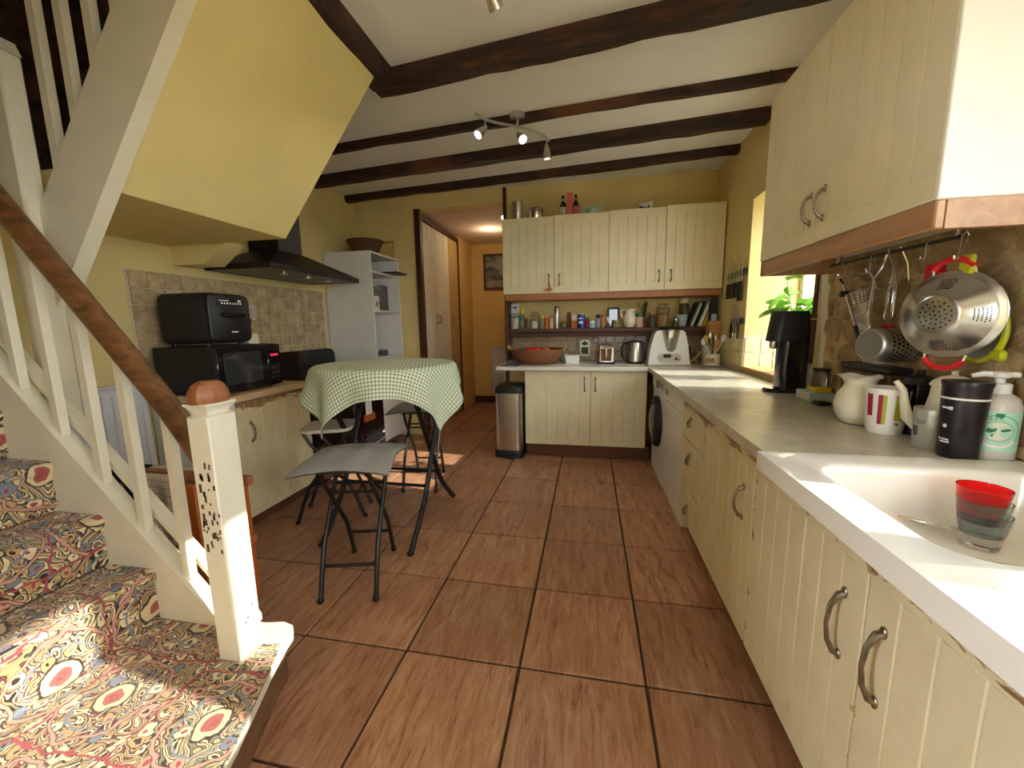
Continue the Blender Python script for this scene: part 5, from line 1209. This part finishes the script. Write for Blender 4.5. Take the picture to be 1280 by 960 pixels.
# soap bottle
ox_, oy_ = .884, .018
sb = thing('soap_dispenser', 'pump soap bottle with mint green label at the right end of the worktop', 'soap bottle', (ox_, oy_, WZ))
def ov(z, a, b_): return [(ox_ + a * cos(t * 2 * pi / 32), oy_ + b_ * sin(t * 2 * pi / 32), WZ + z) for t in range(32)]
BR = .048
part('body', MB().loft([ov(0, .043, .043), ov(.006, BR, BR), ov(.145, BR, BR), ov(.168, .041, .041), ov(.180, .026, .026)]), 'soapbody', sb)
part('collar', MB().lathe([(.024, .178), (.024, .205), (.018, .208), (0, .208)], 20, (ox_, oy_, WZ)), 'appliance', sb)
part('pump', MB().lathe([(.010, .207), (.010, .22), (.019, .224), (.019, .236), (0, .238)], 16, (ox_, oy_, WZ)).tube([(ox_, oy_, WZ + .230), (ox_ - .03, oy_ + .012, WZ + .231), (ox_ - .05, oy_ + .02, WZ + .224)], [.009, .008, .006], 8).tube([(ox_, oy_, WZ + .231), (ox_ + .03, oy_ - .015, WZ + .231)], [.009, .007], 8), 'appliance', sb)
ctr = atan2(-1.2776 - oy_, -.2115 - ox_); rs_ = lambda z: BR
lab = part('label', wrap(ox_, oy_, rs_, ctr - 1.35, ctr + 1.35, .028, .135, .0006, 24), 'mint', sb)
ctr2 = ctr + .22
def curv(a, z, off): return (ox_ + (BR + off) * cos(ctr2 + a / BR), oy_ + (BR + off) * sin(ctr2 + a / BR), WZ + .082 + z)
def ering(a, bb, w_, off, n=40, t0=0, t1=2 * pi):
    m = MB(); m.grid(lambda u, v: curv((a - w_ * v) * cos(t0 + u * (t1 - t0)), (bb - w_ * v) * sin(t0 + u * (t1 - t0)), off), n, 1); return m
part('emblem_ring', ering(.043, .044, .0015, .0012), 'forest', sb); part('emblem_ring', ering(.029, .027, .0012, .0014), 'forest', sb)
part('emblem_centre', ering(.0278, .0258, .0277, .0010), 'cream_print', sb)
pic = MB()
def blob(pts, off):
    k0 = len(pic.v); pic.v += [curv(x, z, off) for x, z in pts]; pic.f.append(tuple(range(k0, k0 + len(pts))))
blob([(-.022, -.002), (-.018, .008), (-.010, .006), (-.002, .010), (-.004, .0), (-.014, -.006)], .0016); blob([(.004, .004), (.012, .008), (.022, .009), (.024, .004), (.014, .001), (.006, .0)], .0016)
blob([(-.012, -.008), (-.010, -.016), (-.008, -.016), (-.007, -.007)], .0016)
part('emblem_picture', pic, 'forest', sb, kind='stuff')
part('banner', ering(.045, .046, .008, .0013, 24, radians(215), radians(325)), 'paper', sb)
part('emblem_top', ering(.0478, .049, .011, .0016, 10, radians(80), radians(100)), 'forest', sb)
# lettering along the ring
txt = 'HONEYMILK'
for i, c in enumerate(txt):
    t = radians(190 - i * 13.0); cu = bpy.data.curves.new('letter', 'FONT'); cu.body = c; cu.size = .0125; cu.align_x = 'CENTER'; cu.align_y = 'CENTER'; cu.extrude = .0002
    cu.materials.append(MT['forest']); to_ = bpy.data.objects.new('letter', cu); me_ = bpy.data.meshes.new_from_object(to_); bpy.data.objects.remove(to_); o = link('letter', me_, sb); P = Vector(curv(.0358 * cos(t), .0355 * sin(t), .0018)) - ORG[sb.name]; o.location = P
    nrm = ctr2 + .0358 * cos(t) / BR
    # local x along tangent (reading outward-up), y up, z outward
    X_ = Vector((-sin(nrm), cos(nrm), 0)); Y_ = Vector((0, 0, 1)); Z_ = Vector((cos(nrm), sin(nrm), 0)); R3 = Matrix((X_, Y_, Z_)).transposed() @ Matrix.Rotation(t - pi / 2, 3, 'Z')
    o.rotation_euler = R3.to_euler()

# sink contents
gx, gy, gz = .682, -.235, .7315
for k, (mt, lb) in enumerate((('grey_glass', 'smoky grey tumbler at the bottom of the glass stack in the sink'), ('green_glass', 'green tinted tumbler in the middle of the glass stack in the sink'), ('red_glass', 'red tumbler on top of the glass stack in the sink'))):
    z = gz + k * .030; xo = gx - .004 * k
    b = thing('drinking_glass', lb, 'glass', (xo, gy, z), 0, 'tumblers stacked in the sink')
    part('body', MB().lathe([(0, .0), (.029, 0), (.032, .004), (.036, .03), (.041, .055), (.0445, .082), (.0425, .082), (.0385, .055), (.034, .0312), (.0, .0302)], 16, (xo, gy, z), True, True), mt, b, 25)
b = thing('fork', 'steel fork lying in the white sink bowl', 'fork', (.60, -.165, .735)); fo = MB()
fo.T = Matrix.Translation((.60, -.165, .746)) @ Matrix.Rotation(radians(-38), 4, 'Z') @ Matrix.Rotation(radians(-4), 4, 'Y')
part('handle', MB().add([], []) if False else (lambda m: (setattr(m, 'T', fo.T), m.tube([(-.11, 0, .012), (-.05, 0, .006), (0, 0, .006), (.02, 0, .004)], [.006, .004, .003, .006], 8), m)[2])(MB()), 'steel_pol', b)
def fm():
    m = MB(); m.T = fo.T; m.box((.015, -.012, .003), (.035, .012, .006), .001)
    for k in range(4): m.box((.034, -.0115 + k * .0066, .003), (.078, -.0085 + k * .0066, .0055), .0008)
    return m
part('tines', fm(), 'steel_pol', b)

# ------------------------------------------------------------------ hanging rail and its tools
b = thing('hanging_rail', 'thin dark chrome rail under the right wall cabinet', 'rail', (.82, .42, 1.485))
part('rod', MB().tube([(.82, .74, 1.487), (.82, .12, 1.483)], .006, 8), 'black_metal', b)
for y in (.70, .13): part('bracket', MB().tube([(.82, y, 1.485), (.825, y, 1.51), (.84, y, 1.533)], .006, 8), 'steel', b)
def shook(lb, x, y, zt_, zb_, big=False):
    h_ = zt_ - zb_; m = MB().tube([(x + .004, y, zt_ - .022), (x + .012, y, zt_ - .004), (x + .004, y, zt_ + .008), (x - .006, y, zt_ - .002), (x - .006, y, zb_ + .012), (x - .012, y - .002, zb_), (x - .02, y - .004, zb_ + .004), (x - .022, y - .004, zb_ + .014)], .0026, 6)
    return single('s_hook', m, 'steel_pol', lb, 'hook', (x, y, zb_), 'hooks on the chrome rail')
shook('steel S hook at the far end of the rail above the grater', .82, .645, 1.487, 1.425); shook('steel S hook on the rail carrying the near corner of the grater', .82, .475, 1.487, 1.425)
shook('steel S hook above the red handled scissors', .82, .225, 1.485, 1.43); shook('bright steel S hook carrying the big colander', .82, .105, 1.485, 1.415)
# grater
b = thing('grater', 'flat steel box grater with wire frame hanging at the far end of the rail', 'grater', (.82, .53, 1.28))
gp = lambda u, v: (.805 + .025 * v - .02 * u + .02 * sin(pi * u), .655 - u * .215 - (1 - v) * (.19 - u * .15), 1.40 - (1 - v) * (.24 - .08 * u))
part('plate', MB().grid(lambda u, v: gp(u, v * .82 + .04), 10, 10), 'steel', b, recalc=False)
tth = MB()
for j in range(5):
    for i in range(7):
        P = gp(.1 + i * .125, .62 + j * .05); tth.sphere((P[0] - .002, P[1], P[2]), .006, .006, .005, 6, 4)
part('teeth', tth, 'steel_pol', b, kind='stuff'); tth = MB()
for j in range(9):
    for i in range(12):
        P = gp(.12 + i * .065, .14 + j * .035); tth.sphere((P[0] - .001, P[1], P[2]), .003, .003, .0025, 5, 3)
part('fine_teeth', tth, 'steel_pol', b, kind='stuff')
part('frame', MB().tube([gp(1, .0), gp(1, .5), gp(1, 1), (.80, .45, 1.425), (.80, .63, 1.425), gp(0, 1), gp(0, .5), gp(0, 0)], .005, 6), 'steel_pol', b)
part('grip', MB().tube([gp(0, .28), gp(0, .1), gp(0.02, -.05), gp(.3, -.06)], .008, 8), 'black', b)
single('jar_opener', MB().lathe([(.0, -.012), (.038, -.012), (.042, 0), (.038, .012), (0, .012)], 18, (.855, .64, 1.36)), 'black', 'black round lid hanging behind the grater', 'lid', (.855, .64, 1.36))
# whisk loop
single('bottle_whisk', MB().tube([(.82, .40, 1.49), (.815, .41, 1.44), (.81, .44, 1.40), (.81, .42, 1.365), (.81, .375, 1.36), (.81, .335, 1.385), (.812, .36, 1.44), (.815, .39, 1.495), (.826, .40, 1.50)], .0035, 6), 'steel_pol', 'bent steel wire loop hanging on the rail beside the grater', 'wire loop', (.82, .39, 1.36))
b = thing('whisk', 'narrow wire whisk hanging behind the steel loop', 'whisk', (.86, .42, 1.28))
m = MB()
for k in range(4): a = k * pi / 4; m.tube([(.86, .42, 1.46), (.86 + .012 * cos(a), .42 + .012 * sin(a), 1.36), (.86 + .016 * cos(a), .42 + .016 * sin(a), 1.26), (.86, .42, 1.235), (.86 - .016 * cos(a), .42 - .016 * sin(a), 1.26), (.86 - .012 * cos(a), .42 - .012 * sin(a), 1.36), (.86, .42, 1.46)], .0016, 4)
part('wires', m, 'steel_pol', b); part('tip', MB().box((.845, .405, 1.222), (.875, .435, 1.234), .003), 'red', b)
# perforated cup
b = thing('cutlery_drainer', 'perforated steel cylinder hanging with its round base towards the room', 'drainer', (.81, .31, 1.16))
A_, B_ = Vector((.760, .345, 1.165)), Vector((.880, .375, 1.160)); ax = (B_ - A_).normalized(); uu_ = ax.cross(Vector((0, 0, 1))).normalized(); vv_ = uu_.cross(ax); RC = .058
cp_ = lambda r, a, t: tuple(A_ + ax * t + uu_ * r * cos(a) + vv_ * r * sin(a)); NL = 28; LN = (B_ - A_).length
ring_ = lambda r, t: [cp_(r, 2 * pi * k / NL, t) for k in range(NL)]
part('body', MB().loft([ring_(RC * .9, 0), ring_(RC * .97, .004), ring_(RC, .012), ring_(RC + .002, LN), ring_(RC - .001, LN), ring_(RC - .003, .014)], True, False), 'alu', b)
hl = MB()
def disc(m, c, n_, u_, r, k=7): k0 = len(m.v); m.v += [tuple(c + n_ * .0007 + (u_ * cos(2 * pi * i / k) + n_.cross(u_) * sin(2 * pi * i / k)) * r) for i in range(k)]; m.f.append(tuple(range(k0, k0 + k)))
for i in range(-6, 7):
    for j in range(-6, 7):
        x, y = (i + .5 * (j % 2)) * .0085, j * .0078
        if x * x + y * y < (RC * .84) ** 2: disc(hl, A_ + uu_ * x + vv_ * y, -ax, uu_, .0023)
for i in range(26):
    for j in range(9):
        a = 2 * pi * (i + .5 * (j % 2)) / 26; n_ = uu_ * cos(a) + vv_ * sin(a); c = A_ + ax * (.035 + j * .016) + n_ * (RC + .0008)
        disc(hl, c, n_, ax, .0046)
part('perforations', hl, 'hole', b, kind='stuff', recalc=False)
part('hook_wire', MB().tube([tuple(B_ + Vector((0, 0, RC))), (.87, .35, 1.32), (.845, .34, 1.44), (.822, .345, 1.495)], .003, 6), 'steel_pol', b)
# scissors in red
b = thing('red_scissors', 'red plastic handled tool hanging behind the colander', 'scissors', (.84, .22, 1.36)); part('handle', MB().box((.835, .185, 1.345), (.85, .255, 1.425), .006).box((.835, .215, 1.30), (.85, .262, 1.35), .006), 'red', b); part('blade', MB().prism([(.205, 1.345), (.25, 1.345), (.235, 1.18), (.225, 1.18)], .840, .845, 'x'), 'steel_pol', b)
# colander: bowl turned to the wall, base outwards
b = thing('colander', 'large round steel colander with red handles hanging from the rail', 'colander', (.80, .09, 1.26))
cc_ = Vector((.752, .092, 1.262)); nx = Vector((-.93, -.38, -.03)).normalized(); cu = nx.cross(Vector((0, 0, 1))).normalized(); cv = cu.cross(nx)
def cr(r, t, n=44): return [tuple(cc_ - nx * t + (cu * cos(2 * pi * k / n) + cv * sin(2 * pi * k / n)) * r) for k in range(n)]
prof = [(.003, .022), (.05, .022), (.056, .024), (.062, .028), (.074, .038), (.092, .052), (.106, .064), (.111, .069), (.123, .070), (.126, .073), (.124, .077), (.111, .075), (.090, .058), (.056, .032), (.003, .028)]
part('bowl', MB().loft([cr(r, t) for r, t in prof], False, False), 'steel_br', b, 50)
hl = MB()
def polar(r, t): return lambda a: cc_ - nx * t + (cu * cos(a) + cv * sin(a)) * r
for k, n_ in ((0, 1), (1, 6), (2, 12), (3, 17)):
    for i in range(n_): disc(hl, polar(k * .0128, .022)(2 * pi * i / max(1, n_) + k * .2), nx, cu, .0024)
for q in range(4):
    for i in range(7):
        for j in range(5):
            a = pi / 4 + q * pi / 2 + (i - 3) * .062 + (j % 2) * .03 - pi / 4; r = .076 + j * .006; t = .0397 + (r - .076) * .78
            P = polar(r, t)(a); nn = (nx * .72 + (cu * cos(a) + cv * sin(a)) * .69).normalized(); disc(hl, P + nn * .0006, nn, (-cu * sin(a) + cv * cos(a)), .0019, 6)
part('perforations', hl, 'hole', b, kind='stuff', recalc=False)
for s, nm in ((1, 'upper'), (-1, 'lower')):
    pl = lambda x, y, t=.076: tuple(cc_ - nx * t + cu * x + cv * (s * y))
    for w_ in (-1, 1): part('handle_wire', MB().tube([pl(w_ * .048, .113), pl(w_ * .047, .130, .071), pl(w_ * .041, .137, .071)], .0042, 6), 'steel_pol', b)
    part('handle', MB().tube([pl(-.046, .131, .071), pl(-.034, .146, .071), pl(-.017, .155, .071), pl(0, .157, .071), pl(.017, .155, .071), pl(.034, .146, .071), pl(.046, .131, .071)], .0082, 10), 'red', b, label='red rubber handle')
# lime strainer behind
b = thing('lime_strainer', 'lime green plastic strainer hanging behind the colander', 'strainer', (.90, .05, 1.26)); c0 = Vector((.90, .115, 1.215))
part('rim', MB().tube([tuple(c0 + Vector((0, cos(a * pi / 16) * .072, sin(a * pi / 16) * .085))) for a in range(32)], .008, 8, closed=True), 'lime', b)
part('tab', MB().box((.822, .072, 1.375), (.836, .118, 1.43), .008), 'lime', b); part('handle', MB().tube([(.829, .095, 1.38), (.86, .097, 1.35), (.898, .115, 1.298)], .007, 8), 'lime', b); part('foot', MB().box((.888, .03, 1.135), (.906, .07, 1.165), .006), 'lime', b)
part('mesh', MB().loft([[(.895 + .03 * (1 - s * s), .115 + cos(a * pi / 12) * .068 * s, 1.215 + sin(a * pi / 12) * .08 * s) for a in range(24)] for s in (.05, .4, .7, 1.0)], True, False), 'grey_plastic', b)
b = thing('wall_socket', 'small pale wall socket on the stone wall behind the grater', 'socket', (.92, .53, 1.08)); part('plate', MB().box((.895, .515, 1.055), (.93, .60, 1.14), .006), 'crock', b)
m = MB(); m.T = Matrix.Translation((.894, .557, 1.098)) @ Matrix.Rotation(-pi / 2, 4, 'Y'); m.lathe([(.026, 0), (.024, .004), (.02, .001), (0, .001)], 18); part('face', m, 'label_white', b)

# potted plant on the window sill
b = thing('potted_plant', 'bright green leafy plant in a pot on the window sill behind the soda maker', 'plant', (1.12, 1.62, .916))
part('pot', MB().lathe([(0, 0), (.05, 0), (.07, .11), (.075, .11), (.075, .13), (.066, .13), (.06, .10), (0, .10)], 20, (1.12, 1.62, .916)), 'terracotta', b); part('soil', MB().lathe([(.063, .105), (0, .112)], 14, (1.12, 1.62, .916)), 'soil', b)
rq = random.Random(4); stm = MB()
lf = MB().grid(lambda u, v: ((u - .5) * .052 * sin(pi * min(1, v * .92 + .08)) ** .8, v * .085, -.022 * v * v + .016 * abs(u - .5) * 2), 6, 6).mesh('leaf', 'leaf', recalc=False)
lo_ = Vector((1.12, 1.62, .916))
for k in range(9):
    a = rq.uniform(0, 6.28); s = rq.uniform(.05, .14); hh = rq.uniform(.36, .60)
    P = [Vector((0, 0, .10)), Vector((s * .4 * cos(a), s * .4 * sin(a), hh * .55)), Vector((s * cos(a), s * sin(a), hh))]; stm.tube([tuple(q + lo_) for q in P], .0035, 5)
    for j in range(9):
        t = .25 + .75 * j / 8; q = P[0].lerp(P[1], t * 2) if t < .5 else P[1].lerp(P[2], t * 2 - 1); o = shared('leaf', lf, b, q, (rq.uniform(-.7, .5), rq.uniform(-.5, .5), rq.uniform(0, 6.28)), [rq.uniform(.9, 1.5)] * 3)
part('stem', stm, 'leaf', b)

# ------------------------------------------------------------------ left side: crock, shelf contents
b = thing('utensil_crock', 'white square crock with spatulas standing behind the microwave', 'crock', (-2.60, 1.17, .8705)); part('body', MB().box((-2.645, 1.125, .8705), (-2.555, 1.215, 1.225), .012), 'crock', b)
e = thing('slotted_spatula', 'pale slotted spatula standing in the white crock', 'spatula', (-2.60, 1.18, 1.2)); part('handle', MB().tube([(-2.60, 1.175, 1.226), (-2.595, 1.195, 1.33)], .006, 6), 'black', e)
m = MB(); m.box((-2.60, 1.165, 1.32), (-2.592, 1.245, 1.335), .002).box((-2.60, 1.16, 1.40), (-2.592, 1.25, 1.425), .003)
for k in range(4): m.box((-2.60, 1.163 + k * .023, 1.33), (-2.592, 1.174 + k * .023, 1.405), .001)
part('blade', m, 'label_white', e)
e = thing('wooden_spatula', 'short tan spatula leaning in the white crock', 'spatula', (-2.60, 1.14, 1.2)); part('handle', MB().tube([(-2.60, 1.155, 1.226), (-2.60, 1.125, 1.30)], .006, 6), 'straw', e); part('blade', MB().sphere((-2.60, 1.12, 1.32), .007, .025, .035, 10, 6), 'burlap', e)
b = thing('wicker_basket', 'brown wicker basket standing on top of the tall white unit', 'basket', (-2.53, 2.66, 1.986))
def ovl(z, a, b_): return [(-2.53 + a * cos(t * 2 * pi / 28), 2.68 + b_ * sin(t * 2 * pi / 28), 1.986 + z) for t in range(28)]
part('body', MB().loft([ovl(0, .11, .10), ovl(.05, .135, .125), ovl(.15, .185, .165), ovl(.155, .18, .16), ovl(.05, .12, .11), ovl(.015, .1, .09)]), 'wicker', b)
part('rim', MB().tube([p_ for p_ in ovl(.155, .185, .165)], .009, 6, closed=True), 'wicker', b)
b = thing('wire_frame', 'thin dark picture frame leaning behind the wicker basket', 'frame', (-2.45, 2.90, 1.986)); part('frame', MB().tube([(-2.62, 2.905, 1.992), (-2.33, 2.905, 1.992), (-2.33, 2.915, 2.17), (-2.62, 2.915, 2.17)], .005, 6, closed=True), 'batten', b); part('print', MB().box((-2.61, 2.912, 2.0), (-2.34, 2.915, 2.165), 0), 'ochre', b)
bx('serving_tray', 'thin black tray sticking out of the top shelf of the tall unit', 'tray', (-2.62, 2.62, 1.8035), (-2.16, 2.86, 1.818), 'black', .004)
bx('chopping_board', 'thin brown board lying under the black tray in the tall unit', 'board', (-2.70, 2.42, 1.8035), (-2.36, 2.60, 1.82), 'batten', .004)
b = thing('glass_tank', 'greenish glass box standing on the middle shelf of the tall unit', 'glass box', (-2.55, 2.66, 1.4235)); part('pane', MB().box((-2.70, 2.46, 1.424), (-2.40, 2.86, 1.70), .006), 'grey_glass', b); part('base', MB().box((-2.69, 2.47, 1.426), (-2.41, 2.85, 1.50), .006), 'sage', b)
b = thing('photo_card', 'small white card with a dark figure before the glass box', 'card', (-2.36, 2.54, 1.4235)); part('card', MB().box((-2.365, 2.50, 1.424), (-2.36, 2.585, 1.57), .001), 'paper', b); part('figure', MB().prism([(2.53, 1.46), (2.555, 1.46), (2.56, 1.50), (2.545, 1.53), (2.53, 1.50)], -2.36, -2.358, 'x'), 'slate', b)
bx('small_box', 'small yellow box at the near end of the middle shelf', 'box', (-2.38, 2.385, 1.4235), (-2.34, 2.47, 1.455), 'yellow_cap', .003)
for x, y, r, h, lb in ((-2.45, 2.50, .075, .08, 'wide dark glass dish with lid on the lower shelf of the tall unit'), (-2.42, 2.72, .05, .07, 'small dark jar on the lower shelf of the tall unit')):
    jar(lb, x, y, .9485, r, h, 'slate', 'glass', 'glass_dish', cat='dish', lidh=.012)

# ------------------------------------------------------------------ under the stairs
b = thing('towel_stand', 'orange varnished wooden towel stand between the staircase and the radiator', 'stand', (-2.0, .17, 0))
part('rail', MB().box((-2.42, .135, .565), (-1.685, .175, .607), .006), 'cap_wood', b)
for x in (-2.40, -2.02): part('leg', MB().box((x, .11, .002), (x + .075, .20, .565), .004), 'orange_wood', b)
part('leg', MB().box((-1.76, .14, .002), (-1.715, .17, .565), .004), 'orange_wood', b); part('rail', MB().box((-2.33, .14, .29), (-1.70, .17, .325), .004), 'orange_wood', b)
def towel(x0, x1, y0, dz0, dz1, zt_, amp):
    def fn(u, v):
        s = v * (dz0 + dz1) - dz0
        x = x0 + u * (x1 - x0) * (1 - .12 * abs(s) / max(dz0, dz1)) + .01 * sin(7 * v)
        off = amp * sin(u * 9 + v * 2) * min(1, abs(s) * 6)
        if s < 0: return (x, y0 - .026 - off - .02, zt_ + s)
        return (x, y0 + .026 + off + .02, zt_ - s)
    return MB().grid(fn, 26, 24, lambda u, v: (u, v * 1.6))
tw = single('tea_towel', towel(-2.27, -2.02, .155, .34, .25, .612, .016), 'teatowel', 'white checked tea towel hanging over the wooden stand', 'towel', (-2.15, .155, .6), angle=180); sm = tw.modifiers.new('thickness', 'SOLIDIFY'); sm.thickness = .004; sm.offset = 0
tw = single('navy_towel', towel(-2.42, -2.28, .155, .22, .2, .616, .014), 'navy', 'dark navy cloth hanging at the left end of the wooden stand', 'towel', (-2.35, .155, .6), angle=180); sm = tw.modifiers.new('thickness', 'SOLIDIFY'); sm.thickness = .008; sm.offset = 0

# ------------------------------------------------------------------ lights on the ceiling, hall
def spot(parent, top, aim, L=.085, on=8.0, stem=True):
    a = Vector(top); d = (Vector(aim) - a).normalized(); q = d.to_track_quat('Z', 'Y').to_matrix().to_4x4()
    if stem: pass
    m = MB(); m.T = Matrix.Translation(a) @ q; m.lathe([(.008, -.012), (.014, 0), (.026, L * .55), (.031, L), (.027, L), (.024, L * .7)], 18, cap1=False); h = part('spot_head', m, 'steel', parent)
    m = MB(); m.T = Matrix.Translation(a) @ q; m.lathe([(.025, L * .85), (.0, L * .9)], 14); part('bulb', m, 'lamp', h)
    ld = bpy.data.lights.new('spot_bulb', 'SPOT'); ld.energy = on; ld.spot_size = radians(80); ld.spot_blend = .6; ld.shadow_soft_size = .02; ld.color = (1, .93, .82)
    o = link('spot_bulb', ld, None, tuple(a + d * (L + .01))); o.rotation_euler = d.to_track_quat('-Z', 'Y').to_euler()
b = thing('track_light', 'brushed steel ceiling light with wavy bar and three spots', 'ceiling light', (-.71, 1.56, 2.648))
part('base', MB().lathe([(.055, 0), (.055, -.03), (.045, -.036), (0, -.036)], 24, (-.70, 1.575, 2.651)), 'steel', b)
bar = [(-.93, 1.35, 2.57), (-.893, 1.425, 2.57), (-.82, 1.49, 2.57), (-.71, 1.56, 2.57), (-.60, 1.66, 2.57), (-.545, 1.74, 2.57), (-.515, 1.82, 2.57)]
part('bar', MB().tube(bar, .009, 8), 'steel', b); part('stem', MB().tube([(-.70, 1.575, 2.62), (-.705, 1.565, 2.565)], .008, 8), 'steel', b)
for p_, tip in (((-.89, 1.43, 2.57), (-.95, 1.36, 2.43)), ((-.70, 1.57, 2.57), (-.65, 1.51, 2.455)), ((-.53, 1.79, 2.57), (-.525, 1.80, 2.42))):
    part('stem', MB().tube([p_, (p_[0], p_[1], 2.525)], .006, 6), 'steel', b); spot(b, (p_[0], p_[1], 2.522), tip)
b = thing('track_light', 'second steel ceiling spot fitting nearest the camera at the top', 'ceiling light', (-.62, .30, 2.648)); part('base', MB().lathe([(.055, 0), (.055, -.03), (0, -.036)], 24, (-.64, .25, 2.651)), 'steel', b); part('stem', MB().tube([(-.64, .25, 2.63), (-.64, .25, 2.57), (-.615, .38, 2.56)], .008, 8), 'steel', b); spot(b, (-.612, .395, 2.55), (-.575, .49, 2.46))
b = thing('hall_spot', 'small bright spot lamp under the hall ceiling', 'ceiling light', (-1.14, 3.3, 2.5)); part('base', MB().lathe([(.04, 0), (.04, -.02), (0, -.022)], 16, (-1.14, 3.35, 2.50)), 'steel', b); spot(b, (-1.14, 3.33, 2.47), (-1.25, 3.15, 2.36), .07, 3)
hl_ = bpy.data.lights.new('hall_point_light', 'POINT'); hl_.energy = 4; hl_.shadow_soft_size = .05; hl_.color = (1, .82, .58); link('hall_point_light', hl_, None, (-1.5, 4.0, 2.38))  # free point light in the hall with no fitting of its own
b = thing('framed_picture', 'framed dark landscape picture on the end wall of the hall', 'picture', (-1.66, 4.93, 2.08))
part('frame', MB().box((-1.85, 4.92, 1.80), (-1.45, 4.948, 1.835), .004).box((-1.85, 4.92, 2.315), (-1.45, 4.948, 2.35), .004).box((-1.85, 4.92, 1.835), (-1.815, 4.948, 2.315), .004).box((-1.485, 4.92, 1.835), (-1.45, 4.948, 2.315), .004), 'frame_wood', b)
def m_pic():
    m, nt, bs = principled('dark_landscape_print'); v = coords(nt, 'pos', (4, 1, 7)); n = noise(nt, v, 1, 6, .6, .3)
    nt.links.new(ramp(nt, n, [(.3, srgb(28, 24, 20)), (.45, srgb(76, 84, 82)), (.56, srgb(150, 140, 122)), (.68, srgb(46, 60, 56))]), bs.inputs['Base Color']); bs.inputs['Roughness'].default_value = .4; return m
MT['pic'] = m_pic(); part('print', MB().box((-1.815, 4.938, 1.835), (-1.485, 4.944, 2.315), 0), 'pic', b)
